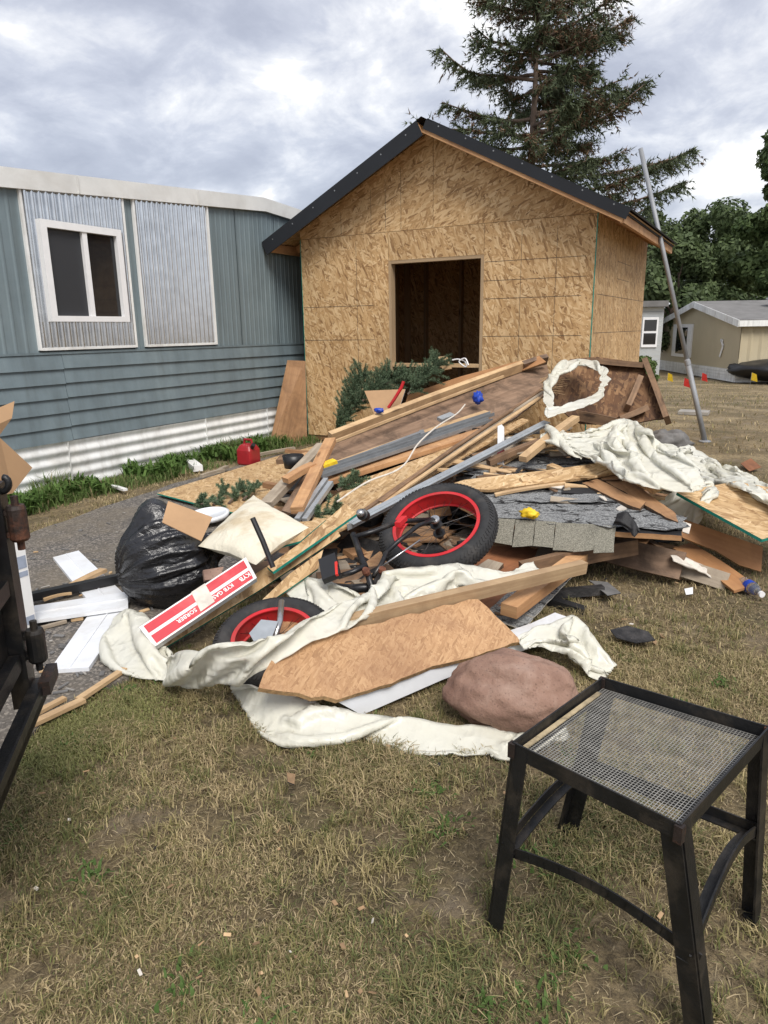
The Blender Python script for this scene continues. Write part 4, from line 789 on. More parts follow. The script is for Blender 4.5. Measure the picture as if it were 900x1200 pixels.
r0, r1 = R(410, 613, .16), R(641, 494, .19); b = MB(); b.bar(r0, r1, .065, .004, (0, -.45, 1)); b.bar(r0+V((.0, -.03, -.02)), r1+V((0, -.03, -.02)), .004, .04, (0, -.3, 1)); tag(b.build('aluminium_strip', 'alu_dull'), 'long pale aluminium strip crossing behind the bicycle wheel', 'strip')
plank('pale_stick', R(612, 538, .14), R(675, 490, .2), .06, .04, 'lumber', 'pale square stick under the looped plastic')
plank('dark_stick', R(572, 542, .10), R(655, 510, .15), .05, .04, 'lumber_brown', 'dark brown stick below the pale square stick')
b = MB(); b.bar(R(587, 545, .05), R(587, 500, .22), .035, .035, (0, -1, 0)); o = b.build('marker_post', 'white_frame'); tag(o, 'short white post with red band behind the aluminium strip', 'post')
b = MB(); b.bar(R(587, 535, .088), R(587, 527, .118), .040, .040, (0, -1, 0)); b.build('red_band', 'rim_red', o)
pslab('cream_board', [(545, 545), (600, 515), (625, 512), (590, 548)], (R(545, 545, .05), R(600, 515, .06), R(590, 548, .03)), .012, 'lumber_grey', 'edge_wood', 'dull cream board under the aluminium strip')
# left lumber
plank('grey_beam', R(312, 592, .06), R(378, 522, .10), .09, .045, 'lumber_grey', 'grey weathered beam at the left end of the heap')
plank('fresh_beam', R(348, 598, .12), R(388, 516, .16), .085, .045, 'lumber_orange', 'fresh orange beam beside the grey weathered beam')
plank('cross_piece', R(334, 563, .14), R(368, 545, .16), .07, .04, 'lumber_orange', 'short red tipped cross piece between the two beams')
pslab('dark_sheet', [(330, 598), (362, 545), (378, 552), (348, 604)], (R(330, 598, .03), R(362, 545, .04), R(348, 604, .03)), .01, 'ply_weathered', 'edge_dark', 'dark brown strip of board between the two beams')
for i, (a, b_, lab) in enumerate((((348, 610), (382, 562), 'grey channel beside the fresh beam'), ((357, 610), (388, 566), 'outer grey channel next to the strand board'))):
    plank('metal_channel', R(*a, .09), R(*b_, .11), .035, .03, 'alu_dull', lab, 'channel', warp=0, group='grey metal channels')
b = MB(); b.lathe(R(344, 548, .02), (0, 0, 1), [(0, 0), (.07, 0), (.085, .10), (.078, .10), (.062, .015), (0, .015)], 16); tag(b.build('plant_pot', 'black_plastic', None, True), 'dark round pot behind the grey beam', 'pot')
o = slab('ground_sheet', Gs([(184, 578), (330, 533), (378, 520), (420, 545), (330, 612), (262, 598)], .05), .012, 'osb_yellow', 'edge_green'); tag(o, 'strand board sheet with green edge flat on the driveway', 'board')
o = slab('leaning_board', [G(316, 521), PY(337, 422, 7.46), PY(358, 423, 7.60), G(360, 517)], .014, 'ply_brown', 'edge_wood'); tag(o, 'orange brown board leaning between trailer and shed', 'board')
# small things by the trailer
gc = G(292, 545); gas = empty('fuel_can', gc, 'red plastic fuel can in the grass by the skirting', 'can')
b = MB(); b.lathe(gc, (0, 0, 1), [(0, 0), (.12, 0), (.135, .03), (.135, .17), (.10, .225), (.04, .24), (0, .24)], 4); o = b.build('body', 'red_plastic', gas); md = o.modifiers.new('round', 'BEVEL'); md.width = .025; md.segments = 3
b = MB(); b.tube([gc+V((-.05, 0, .23)), gc+V((-.04, 0, .28)), gc+V((.05, 0, .28)), gc+V((.06, 0, .225))], .014, 8); b.build('handle', 'red_plastic', gas)
b = MB(); b.tube([gc+V((.07, -.03, .19)), gc+V((.12, -.05, .24))], .022, 10); b.build('cap', 'black_plastic', gas)
b = MB(); b.bar(G(222, 541, .05), G(232, 549, .05), .1, .06, (0, 0, 1)); tag(b.build('white_carton', 'box_white'), 'small white carton in the green grass', 'carton')
b = MB(); b.bar(G(131, 569, .04), G(147, 574, .04), .04, .02, (0, 0, 1)); tag(b.build('white_stick', 'box_white'), 'short white stick in the green grass left of the carton', 'stick')
for (a, b_, lab) in (((236, 558), (262, 551), 'small brown stick behind the ground sheet'), ((285, 537), (345, 525), 'thin grey stick running from the fuel can to the board'), ((255, 553), (266, 547), 'short wood block behind the ground sheet')):
    plank('stick', G(*a, .05), G(*b_, .06), .04, .03, 'lumber_grey', lab, 'stick', (0, 0, 1), group='sticks by the trailer')
# ================================================================== heap: right
AW = (PY(646, 470, 6.55), PY(660, 424, 6.95), PY(770, 480, 6.75)); WS = empty('roof_section', AW[0], 'wet brown roof section with framing leaning by the shed corner', 'roof section')
slab('sheathing', [onplane(x, y, *AW) for x, y in ((646, 472), (650, 432), (668, 421), (700, 418), (750, 425), (778, 470), (780, 490), (735, 497), (680, 496))], .014, 'osb_wet', 'edge_dark', WS, .008)
back = V((.1, -.16, .03))
for (a, b_, w_, t_) in (((757, 424), (782, 492), .05, .12), ((735, 478), (750, 444), .05, .09), ((725, 492), (757, 478), .05, .09), ((690, 422), (756, 428), .05, .10)):
    bm_ = MB(); p0 = onplane(*a, *AW); p1 = onplane(*b_, *AW); tw = (EYE-p0).normalized()*(.07 if w_ else 0); bm_.bar(p0+tw, p1+tw, w_, t_, tw, warp=.004); bm_.build('frame_board', 'lumber_brown', WS)
plank('kick_board', PY(678, 487, 6.45), PY(738, 500, 6.35), .03, .09, 'lumber_brown', 'brown board at the foot of the wet roof section', n=(0, 0, 1))
blob('grey_stone', G(783, 521, .10), (.24, .18, .17), 'stone_grey', 'rough grey stone behind the plastic sheeting', 'stone', .35, 1.6, 4, seed=2)
# shingled roof slab
SA = (R(530, 575, .05), R(690, 540, .02), R(700, 616, .10)); SH = empty('shingled_roof_piece', SA[0], 'broken roof piece covered in torn grey shingles', 'roof piece')
slab('deck', [onplane(x, y, *SA) for x, y in ((520, 580), (560, 545), (640, 530), (700, 545), (742, 575), (800, 616), (799, 628), (722, 623), (578, 613))], .03, 'tar', 'lumber_orange', SH, .008)
sn = (SA[1]-SA[0]).cross(SA[2]-SA[0]).normalized(); sn = sn if sn.z > 0 else -sn
rr_ = random.Random(5)
for row in range(9):
    for colm in range(9):
        fx = (colm+.5*(row % 2))/9; fy = row/8.6
        px = (545+(690-545)*fx)*(1-fy)+(590+(800-590)*fx)*fy; py = (548-8*fx)*(1-fy)+(611+14*fx)*fy
        if rr_.random() < .12: continue
        c0 = onplane(px, py, *SA); e1 = (onplane(px+10, py+.6, *SA)-c0).normalized(); e2 = sn.cross(e1); k = rr_.randint(7, 10); lift = .004+.005*(row % 3)+.003*(colm % 2); pts = []; a0 = rr_.uniform(-.25, .25)
        for i in range(k):
            a = 2*math.pi*i/k; r1, r2 = .16*rr_.uniform(.62, 1.15), .085*rr_.uniform(.55, 1.2); q = (math.cos(a)*r1, math.sin(a)*r2); pts.append(c0+e1*(q[0]*math.cos(a0)-q[1]*math.sin(a0))+e2*(q[0]*math.sin(a0)+q[1]*math.cos(a0))+sn*(lift+.016*rr_.random()**4))
        slab('shingle', pts, .003, 'shingle', 'tar', SH)
for i in range(6):
    x0 = 582+i*23.5; x1 = x0+23.2
    p0, p1 = onplane(x0, 611+i*1.6, *SA)+sn*.024+V((0, -.015, 0)), onplane(x1, 612.5+i*1.6, *SA)+sn*.026+V((0, -.015, 0)); dn = V((.01, -.075, -.135)); slab('shingle_course', [p0, p1, p1+dn*(.9+.15*rr_.random()), p0+dn*(.9+.15*rr_.random())], .005, 'shingle_tan', 'tar', SH, .003)
pslab('plank_osb', [(516, 571), (545, 562), (640, 551), (727, 539), (733, 551), (690, 559), (575, 574)], (R(530, 570, .13), R(727, 540, .13), R(575, 574, .12)), .018, 'osb_yellow', 'edge_wood', 'strand board plank lying across the shingled roof piece')
plank('strip', R(580, 580, .10), R(662, 566, .10), .03, .015, 'lumber', 'thin strip just under the strand board plank')
pslab('round_end_board', [(682, 566), (700, 561), (745, 583), (757, 588), (750, 596), (735, 591)], (R(682, 566, .10), R(757, 588, .12), R(735, 591, .12)), .02, 'ply_brown', 'edge_dark', 'brown board with a broken rounded end on the shingles', jag=.006)
pslab('brown_board', [(700, 558), (725, 553), (792, 602), (795, 612), (780, 606)], (R(700, 558, .09), R(725, 553, .09), R(795, 612, .13)), .02, 'ply_brown', 'edge_dark', 'long brown board running down to the right under plastic', jag=.005)
pslab('red_brown_board', [(724, 542), (745, 541), (782, 566), (765, 574), (740, 560)], (R(724, 542, .16), R(745, 541, .17), R(765, 574, .17)), .03, 'ply_orange', 'edge_wood', 'reddish board end sticking out beneath the sheeting')
plank('short_beam', R(660, 512, .14), R(692, 531, .15), .07, .05, 'lumber_orange', 'short orange beam left of the white sheeting', n=(0, -.5, 1))
GA = (G(793, 577, .44), G(870, 565, .46), G(893, 632, .30))
pslab('green_edge_sheet', [(793, 577), (862, 564), (935, 577), (965, 612), (893, 632)], GA, .018, 'osb_yellow', 'edge_green', 'strand board sheet with green edge at the right frame side')
PA = (G(800, 630, .18), G(891, 670, .02), G(894, 641, .14))
pslab('plywood_sheet', [(792, 605), (840, 622), (894, 641), (892, 670), (866, 662), (838, 645), (800, 630)], PA, .014, 'ply_orange', 'edge_wood', 'orange plywood sheet under the green edged board')
plank('foot_board', G(740, 645, .13), G(852, 683, .03), .10, .02, 'lumber_grey', 'grey board under the shingled roof piece', n=(0, -1, .5))
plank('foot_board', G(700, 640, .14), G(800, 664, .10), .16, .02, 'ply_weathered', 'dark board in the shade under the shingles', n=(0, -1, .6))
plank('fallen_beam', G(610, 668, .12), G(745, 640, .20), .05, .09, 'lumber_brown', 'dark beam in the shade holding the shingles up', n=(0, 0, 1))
plank('fallen_beam', G(800, 640, .10), G(872, 690, .03), .12, .016, 'ply_orange', 'brown strip touching the lawn near the bottle', n=(0, -.4, 1))
sheet('torn_paper', [G(785, 650, .16), G(810, 655, .13), G(846, 676, .05)], [G(790, 658, .14), G(815, 668, .09), G(846, 680, .03)], 'torn white paper strip hanging under the shingle edge', 40, 14, .01, .01, 3, 8, 'paper_torn', cat='paper')
sheet('tar_paper', [R(724, 600, .20), R(736, 597, .22), R(742, 610, .17), R(750, 622, .14)], [R(718, 618, .13), R(728, 618, .15), R(738, 624, .13), R(742, 632, .12)], 'curled black tar paper at the shingle corner', 40, 16, .02, .02, 3, 14, 'tar', cat='tar paper')
bo = G(884, 693); BT = empty('water_bottle', bo, 'clear plastic water bottle lying at the heap edge', 'bottle'); ax = (G(893, 697, .035)-G(868, 681, .035)).normalized(); b0 = G(870, 682, .036)
b = MB(); b.lathe(b0, ax, [(0, 0), (.03, .002), (.034, .01), (.031, .03), (.034, .05), (.031, .07), (.034, .09), (.033, .12), (.014, .165), (.013, .175)], 16); b.build('body', 'bottle_plastic', BT, True)
b = MB(); b.lathe(b0, ax, [(.0345, .055), (.0352, .056), (.0352, .095), (.0345, .096)], 16); b.build('label_band', 'blue_bit', BT, True)
b = MB(); b.lathe(b0, ax, [(0, .192), (.016, .192), (.016, .176), (0, .176)], 14); b.build('cap', 'white_frame', BT)
blob('yellow_glove', R(620, 602, .16), (.05, .03, .028), 'yellow_bit', 'crumpled yellow rag on the shingles', 'rag', .6, 3, 3, seed=9)
pslab('tarp_scrap', [(868, 543), (880, 537), (892, 547), (878, 552)], (G(868, 543, .04), G(892, 547, .04), G(878, 552, .02)), .006, 'ply_red', None, 'small reddish scrap on the lawn behind the sheeting')
# ================================================================== heap: front
FA = (G(303, 805, .20), G(612, 752, .10), G(470, 722, .25))
pslab('old_strand_board', [(303, 806), (318, 774), (372, 744), (470, 722), (560, 702), (572, 712), (612, 752), (560, 768), (520, 778), (470, 795), (420, 812), (395, 820), (350, 812)], FA, .022, 'osb_old', 'edge_wood', 'old orange strand board with ragged front edge', jag=.011)
wb = (G(395, 826, .09), G(668, 722, .12), G(425, 836, .02))
o = slab('white_post', [onplane(x, y, *wb) for x, y in ((395, 822), (640, 737), (668, 724), (676, 740), (520, 796), (424, 838))], .09, 'white_vinyl', 'white_vinyl'); tag(o, 'flat white vinyl post under the old strand board', 'post')
plank('front_beam', G(378, 738, .26), G(684, 664, .24), .045, .06, 'lumber_tan', 'long tan beam lying behind the old strand board', n=(0, -.25, 1))
plank('front_block', G(596, 716, .12), G(688, 648, .16), .085, .06, 'lumber_orange', 'thick cracked beam below the long tan beam', n=(0, -.25, 1))
st = empty('shingle_strip', G(620, 730, .05), 'dark strip of shingles poking out on the lawn', 'shingles')
q0, q1 = G(612, 738, .03), G(690, 655, .08)
for i in range(7):
    a = q0.lerp(q1, i/7); b_ = q0.lerp(q1, (i+.96)/7); o = V((-.2, .02, .03)); slab('shingle', [a+V((0, 0, .003*(i % 2))), b_+V((0, 0, .003*(i % 2))), b_+o, a+o], .006, 'shingle', 'paper_torn', st, .004)
o = pslab('red_plywood', [(425, 712), (470, 680), (560, 640), (655, 640), (690, 648), (630, 690), (560, 722), (480, 735)], (G(425, 712, .09), G(560, 640, .13), G(630, 690, .07)), .014, 'ply_red', 'edge_dark', 'dark reddish plywood under the bicycle wheel')
pslab('bent_board', [(318, 722), (340, 708), (395, 702), (420, 715), (372, 740), (325, 752)], (G(318, 722, .14), G(395, 702, .17), G(325, 752, .12)), .014, 'osb_old', 'edge_wood', 'small orange board beside the front bicycle wheel', jag=.008)
blob('red_boulder', G(602, 812, .115), (.243, .17, .142), 'rock_red', 'large smooth red boulder on the lawn', 'boulder', .21, 1.1, 5, seed=6, squash=lambda p: V((p.x, p.y, p.z*(1.0+.12*p.x)+.10*p.x)))
# ================================================================== plastic sheeting
sheet('plastic_sheet', Rs([(640, 478), (638, 450), (655, 428), (680, 420), (703, 428), (713, 446), (700, 470), (670, 482), (642, 490)], .26), Rs([(648, 478), (647, 452), (660, 437), (682, 428), (699, 435), (706, 449), (693, 463), (667, 472), (641, 481)], .26), 'looped pale plastic strip in front of the roof section', 110, 14, .01, .006, 2, 1, sv=.3, su=.05)
sheet('plastic_sheet', Rs([(655, 508), (690, 505), (715, 500), (738, 489), (765, 512), (790, 528), (812, 545)], .22), Rs([(668, 522), (695, 538), (715, 548), (740, 566), (775, 575), (805, 578), (830, 572)], .20), 'large crumpled pale plastic mass right of the heap', 150, 70, .14, .05, 6, 2)
sheet('plastic_sheet', [G(795, 526, .42), G(822, 528, .36), G(842, 545, .30), G(868, 556, .34), G(905, 575, .36), G(960, 600, .3)], [G(800, 560, .38), G(830, 566, .40), G(850, 568, .44), G(880, 578, .46), G(905, 592, .42), G(960, 625, .36)], 'pale plastic tail trailing to the right frame edge', 110, 34, .05, .03, 4, 3)
sheet('plastic_sheet', [G(768, 590, .34), G(785, 575, .42), G(800, 562, .46), G(820, 560, .46)], [G(815, 628, .16), G(820, 605, .28), G(830, 590, .40), G(842, 578, .44)], 'thin plastic flap hanging under the green edged board', 60, 34, .04, .025, 4, 4)
sheet('plastic_sheet', Rs([(640, 498), (660, 505), (690, 525)], .19), Rs([(636, 512), (652, 520), (680, 540)], .18), 'small plastic scrap beside the short orange beam', 40, 18, .03, .02, 3, 5)
sheet('plastic_sheet', [G(134, 722, .10), G(148, 713, .14), (G(164, 722, .12)), G(176, 752, .07), G(198, 772, .06)], [G(124, 757, .03), G(135, 782, .02), G(155, 792, .02), G(180, 797, .02), G(205, 800, .02)], 'twisted pale plastic at the end of the red box', 90, 50, .09, .035, 5, 6)
sheet('plastic_sheet', [G(195, 768, .14), G(250, 760, .28), G(300, 752, .32), G(345, 741, .33), G(385, 714, .32), G(430, 695, .30), G(475, 676, .27), (G(520, 664, .28)), G(552, 664, .27), G(585, 672, .25), G(624, 657, .24)], [G(195, 800, .01), G(245, 803, .08), G(290, 797, .17), G(330, 775, .24), G(378, 748, .27), G(425, 728, .27), G(470, 713, .22), G(510, 700, .22), G(545, 692, .22), G(590, 684, .22), G(630, 668, .22)], 'long pale plastic strip sweeping across the heap front', 240, 44, .05, .032, 4, 7)
sheet('plastic_sheet', [G(268, 800, .10), G(310, 806, .11), G(355, 815, .10), G(400, 828, .08), (G(450, 842, .05)), G(510, 845, .05), G(560, 846, .05), G(610, 850, .05), G(660, 845, .04)], [G(272, 812, .01), G(300, 842, .01), G(345, 872, .01), G(400, 863, .01), G(450, 868, .01), G(500, 879, .01), G(560, 881, .01), G(610, 878, .01), G(665, 862, .01)], 'pale plastic strip along the lawn in front of the boulder', 220, 40, .05, .024, 4, 8)
sheet('plastic_sheet', [G(605, 748, .11), G(640, 735, .13), G(668, 722, .15), G(692, 742, .11), G(723, 778, .03)], [G(615, 762, .08), G(645, 762, .08), G(672, 775, .06), (G(690, 792, .02)), G(708, 797, .01)], 'pale plastic corner spread right of the boulder', 80, 50, .05, .022, 4, 9)
sheet('plastic_sheet', [G(332, 690, .22), G(355, 676, .25), G(385, 682, .25), G(418, 698, .22)], [G(345, 706, .18), G(375, 714, .18), G(405, 720, .17), G(432, 716, .18)], 'small clear plastic bag beside the bicycle pedal', 60, 34, .04, .022, 4, 10)
# ================================================================== left: bag, box, pillow, boards
bc = G(206, 719, .0); toC = (EYE-bc); toC.z = 0; toC.normalize(); bc = bc-toC*.17+V((0, 0, .232)); rt = V((-toC.y, toC.x, 0)); upv = V((0, 0, 1))
import bmesh
bm = bmesh.new(); bmesh.ops.create_icosphere(bm, subdivisions=6, radius=1)
lobes = [((.98, .05, .25), .80, .022), ((-.22, 0, .95), .30, .07), ((-.1, .1, .75), .14, .35), ((.5, .1, .62), -.16, .16), ((-.8, .3, -.5), .10, .2)]
for v in bm.verts:
    d = v.co.normalized(); r = 1.0
    for (l_, a, wd) in lobes: r += a*math.exp(-(1-d.dot(V(l_).normalized()))/wd)
    th = math.atan2(d.z-.3*d.x, d.x+.2*d.y); tn = V((.98, .05, .22)).normalized(); ang = math.atan2(d.dot(V((0, 1, 0))), d.dot(V((-.22, 0, .98))))
    near = (d.dot(tn)+1)/2
    fold = abs(noise.noise(V((ang*3.2, near*1.3, 1.7))))*.16+abs(noise.noise(V((ang*8, near*2.6, 5))))*.085*(.3+near)
    r += .08*noise.noise(d*1.6)-fold*1.15
    p = d*r; p.z = max(p.z, -.92+.03*noise.noise(d*5))
    v.co = bc+rt*p.x*.262-toC*p.y*.24+upv*p.z*.262
me = bpy.data.meshes.new('garbage_bag'); bm.to_mesh(me); bm.free(); me.materials.append(MATS['bag_black']); me.polygons.foreach_set('use_smooth', [True]*len(me.polygons))
tag(put(bpy.data.objects.new('garbage_bag', me), None), 'full black garbage bag sitting on the driveway', 'bag')
ca = (bc-toC*.06+rt*-.06+upv*.30); ca = G(200, 590, .48); o = slab('cardboard_flap', [EYE+ray(x, y)*(q/math.hypot(ray(x, y).x, ray(x, y).y)) for x, y, q in ((197, 587, 3.05), (249, 606, 3.02), (236, 634, 2.95), (190, 612, 2.98))], .006, 'cardboard', 'cardboard'); tag(o, 'brown cardboard flap sticking out of the garbage bag', 'cardboard')
lid = G(245, 606, .06); b = MB(); b.lathe(lid, (0, -.1, 1), [(0, 0), (.15, 0), (.155, .03), (.13, .035), (.125, .025), (0, .025)], 26); tag(b.build('bucket_lid', 'white_vinyl', None, True), 'round white bucket lid beside the garbage bag', 'lid')
# pillow
pc = [G(232, 640, .34), G(297, 580, .42), G(362, 618, .42), G(300, 662, .36)]; pn = (pc[1]-pc[0]).cross(pc[3]-pc[0]).normalized(); pn = pn if pn.z > 0 else -pn
def pil(sgn):
    def P(u, v):
        a = pc[0].lerp(pc[1], u); b_ = pc[3].lerp(pc[2], u); p = a.lerp(b_, v); e = (max(0, math.sin(math.pi*u))*max(0, math.sin(math.pi*v)))**.45
        pin = .10*(math.sin(math.pi*u)*(v-.5)*abs(v-.5)*2 + 0); cen_ = (pc[0]+pc[2])/2
        return p+pn*(sgn*.075*e+.014*e*noise.noise(p*9))+(cen_-p)*.12*(1-abs(2*u-1))*(abs(2*v-1)**4)+(cen_-p)*.12*(1-abs(2*v-1))*(abs(2*u-1)**4)
    return quadgrid(P, 36, 36)
v1, f1 = pil(1); v2, f2_ = pil(-1); o = mesh('pillow', v1+v2, f1+[[i+len(v1) for i in reversed(f)] for f in f2_], 'pillow_cloth', None, None, True); tag(o, 'stained cream pillow tossed beside the garbage bag', 'pillow')
pslab('offcut_board', [(300, 648), (345, 612), (382, 609), (352, 634)], (G(300, 648, .24), G(345, 612, .30), G(352, 634, .26)), .012, 'osb_yellow', 'edge_green', 'small strand board offcut under the pillow')
b = MB(); b.tube([EYE+ray(x, y)*(q/math.hypot(ray(x, y).x, ray(x, y).y)) for x, y, q in ((296, 607, 3.02), (308, 634, 2.98), (320, 665, 2.94))], .012, 10); tag(b.build('black_rod', 'black_plastic'), 'black tool handle leaning on the pillow', 'handle')
b = MB(); b.bar(G(306, 655, .27), G(322, 640, .30), .08, .02, (0, -.5, 1)); tag(b.build('grey_bracket', 'alu_dull'), 'grey metal bracket at the foot of the tool handle', 'bracket')
pslab('brick_scrap', [(238, 668), (262, 664), (258, 678), (240, 680)], (G(238, 668, .34), G(262, 664, .34), G(240, 680, .30)), .03, 'rock_red', None, 'broken orange clay scrap behind the red box')
# green-edged strips
U = (G(318, 667, .30), G(412, 592, .46), G(420, 603, .44))
pslab('green_edge_strip', [(313, 664), (352, 636), (405, 590), (418, 602), (320, 670)], U, .014, 'osb_yellow', 'edge_green', 'upper strand board strip with green edge above the bicycle')
Lw = (G(182, 764, .06), G(300, 688, .24), G(395, 628, .38)); Lw = (G(180, 756, .07), G(394, 618, .40), G(398, 629, .36))
pslab('green_edge_strip', [(176, 752), (300, 672), (350, 640), (393, 617), (399, 628), (300, 694), (183, 765)], Lw, .016, 'osb_yellow', 'edge_green', 'long strand board strip with green edge under the red box')
TT = (G(308, 702, .22), G(378, 646, .34), G(373, 664, .29))
pslab('green_edge_piece', [(307, 703), (340, 672), (379, 644), (373, 666), (312, 708)], TT, .016, 'osb_yellow', 'edge_green', 'short four sided strand board piece with green edges')
# red and white carton with lettering
BX = (G(163, 734, .17), G(288, 652, .38), G(182, 759, .10)); bx = [onplane(x, y, *BX) for x, y in ((163, 735), (288, 653), (301, 677), (181, 758))]
bn = (bx[1]-bx[0]).cross(bx[3]-bx[0]).normalized(); bn = bn if bn.dot(EYE-bx[0]) > 0 else -bn
o = slab('parcel_box', bx, .035, 'box_white', 'box_white'); box = tag(o, 'long red and white carton resting on the green edged strip', 'box')
def BQ(u, v, k=.002): return (bx[0].lerp(bx[1], u)).lerp(bx[3].lerp(bx[2], u), v)+bn*k
for (u0, u1, v0, v1) in ((.03, .97, .07, .42), (.03, .97, .56, .93)): slab('red_panel', [BQ(u0, v0), BQ(u1, v0), BQ(u1, v1), BQ(u0, v1)], .001, 'red_paint', 'red_paint', box)
slab('tape', [BQ(.47, -.01, .0045), BQ(.60, -.01, .0045), BQ(.59, .86, .0045), BQ(.45, .88, .0045)], .001, 'paper_torn', 'paper_torn', box)
def lettering(txt, u, v, size, parent, mat, k=.004):
    cu = bpy.data.curves.new('txt', 'FONT'); cu.body = txt; cu.size = size; cu.align_x = 'LEFT'; cu.resolution_u = 2; cu.offset = size*.02
    t = bpy.data.objects.new('txt', cu); C.objects.link(t); dg = bpy.context.evaluated_depsgraph_get(); me = bpy.data.meshes.new_from_object(t.evaluated_get(dg)); bpy.data.objects.remove(t)
    ex = -(bx[1]-bx[0]).normalized(); ey = (bx[0]-bx[3]); ey = -(ey-ex*ey.dot(ex)).normalized(); p0 = BQ(u, v, k)
    for w_ in me.vertices: w_.co = p0+ex*w_.co.x+ey*w_.co.y
    me.materials.clear(); me.materials.append(MATS[mat]); put(bpy.data.objects.new('lettering', me), parent)
bl = (bx[1]-bx[0]).length; bh = (bx[3]-bx[0]).length; print('box', bl, bh)
lettering('KYB', .96, .62, bh*.26, box, 'box_white'); lettering('KYB GAS SH', .79, .62, bh*.23, box, 'box_white'); lettering('SORBER', .43, .62, bh*.23, box, 'box_white', .003)
# driveway pieces
def vinyl(pts, z, label):
    q = [G(x, y, z) for x, y in pts]; r = empty('vinyl_panel', q[0], label, 'panel', 'white vinyl panels on the driveway')
    slab('face', q, .018, 'white_vinyl', 'white_vinyl', r); m0, m1 = (q[0]+q[1])/2, (q[2]+q[3])/2
    b = MB(); b.bar(m0.lerp(m1, .01)+V((0, 0, .002)), m0.lerp(m1, .99)+V((0, 0, .002)), .006, .006, (0, 0, 1)); b.build('groove', 'white_vinyl', r)
vinyl([(62, 653), (92, 645), (152, 702), (110, 712)], .03, 'white vinyl panel pointing away under the black gutter')
vinyl([(38, 710), (38, 727), (150, 711), (150, 693)], .055, 'white vinyl panel lying crosswise over the other two')
vinyl([(58, 785), (104, 782), (150, 716), (108, 714)], .03, 'white vinyl panel with open end nearest the lawn')
plank('black_gutter', G(34, 700, .06), G(146, 676, .06), .045, .045, 'black_plastic', 'long black plastic gutter across the vinyl panels', 'gutter', (0, 0, 1), 0, None)
plank('wood_wedge', G(82, 688, .05), G(122, 668, .06), .05, .02, 'lumber', 'pale wood piece under the black gutter', n=(0, 0, 1))
plank('wood_wedge', G(50, 702, .04), G(82, 694, .04), .05, .015, 'lumber', 'small wood piece left end of the black gutter', n=(0, 0, 1))
b = MB(); mc = G(134, 674, .0); b.bar(mc+rt*-.06+V((0, .1, .055)), mc+rt*.10+V((0, .1, .055)), .16, .11, (0, 0, 1)); tag(b.build('metal_box', 'alu_dull'), 'galvanised metal box half behind the garbage bag', 'box')
blob('small_black_bag', G(149, 646, .10)+V((0, .12, .07)), (.055, .05, .07), 'bag_black', 'small knotted black bag on the metal box', 'bag', .22, 1.8, 4, seed=12)
for (a, b_, w_, lab) in (((30, 852), (98, 820), .035, 'front wood strip between driveway and lawn'), ((92, 820), (146, 784), .03, 'wood strip ending under the twisted plastic'), ((38, 838), (76, 818), .025, 'short wood strip behind the front one'), ((40, 738), (78, 728), .018, 'thin twig on the driveway below the panels'), ((84, 726), (98, 724), .025, 'tiny wood chip near the crosswise panel')):
    plank('wood_strip', G(*a, .022), G(*b_, .026), w_, .015, 'lumber' if w_ > .02 else 'lumber_grey', lab, 'strip', (0, 0, 1), warp=0, group='wood strips on the driveway')
#=PART4
# ================================================================== bicycle
def frame_of(c):
    t = EYE-c; t.z = 0; t.normalize(); return t, V((-t.y, t.x, 0))
c1 = G(513, 620, .36); c2 = G(322, 754, .11)
bike = empty('bicycle', V((c1.x, c1.y, 0)), 'fat tyred bicycle with red rims tangled in the heap', 'bicycle')
def wheel(c, n, Ro, label=None, wt=.057):
    n = n.normalized(); u = n.orthogonal().normalized(); v = n.cross(u); root = empty('wheel', c, None, None); root.parent = bike; root.location = c-bike.location
    if label: root['label'] = label
    b = MB(); rc = Ro-wt; prof = [(rc+math.cos(a)*wt*(1 if math.cos(a) > 0 else .75), math.sin(a)*wt*1.08) for a in np.linspace(-2.25, 2.25, 19)]; b.lathe(c, n, prof, 72); b.build('tyre', 'tyre', root, True)
    t_ = MB()
    for i in range(88):
        a = 2*math.pi*i/88
        for sg in (-1, 1):
            for k, off in ((0, .35), (1, .95)):
                aa = a+k*.03; ph = off*sg; p = c+(u*math.cos(aa)+v*math.sin(aa))*(rc+math.cos(ph)*wt)+n*(math.sin(ph)*wt*1.08)
                rad = (u*math.cos(aa)+v*math.sin(aa)); tg = (-u*math.sin(aa)+v*math.cos(aa)); nn_ = (rad*math.cos(ph)+n*math.sin(ph)); ax_ = (n*math.cos(ph)-rad*math.sin(ph))*sg*.9+tg*.55; ax_.normalize()
                t_.bar(p-ax_*.012, p+ax_*.012, .009, .006, nn_)
    t_.build('tread', 'tyre', root)
    ri = Ro-wt*1.75; b = MB(); hw = wt*.86
    b.lathe(c, n, [(ri-.004, -hw), (ri-.004, -hw+.006), (ri+.004, -hw+.009), (ri+.004, hw-.009), (ri-.004, hw-.006), (ri-.004, hw), (ri+.014, hw), (ri+.014, -hw), (ri-.004, -hw)], 90); b.build('rim', 'rim_red', root)
    b = MB(); b.tube([c-n*.065, c+n*.065], .018, 12); b.lathe(c+n*.03, n, [(.018, 0), (.034, 0), (.034, .006), (.018, .006)], 14); b.lathe(c-n*.036, n, [(.018, 0), (.034, 0), (.034, .006), (.018, .006)], 14); b.build('hub', 'bike_frame', root)
    b = MB()
    for i in range(28):
        a = 2*math.pi*i/28; sg = 1 if i % 2 else -1; a2 = a+.35*(1 if i % 4 < 2 else -1)
        b.tube([c+(u*math.cos(a2)+v*math.sin(a2))*.032+n*.033*sg, c+(u*math.cos(a)+v*math.sin(a))*(ri+.002)+n*.012*sg], .0011, 5)
    b.build('spokes', 'bike_frame', root); return n
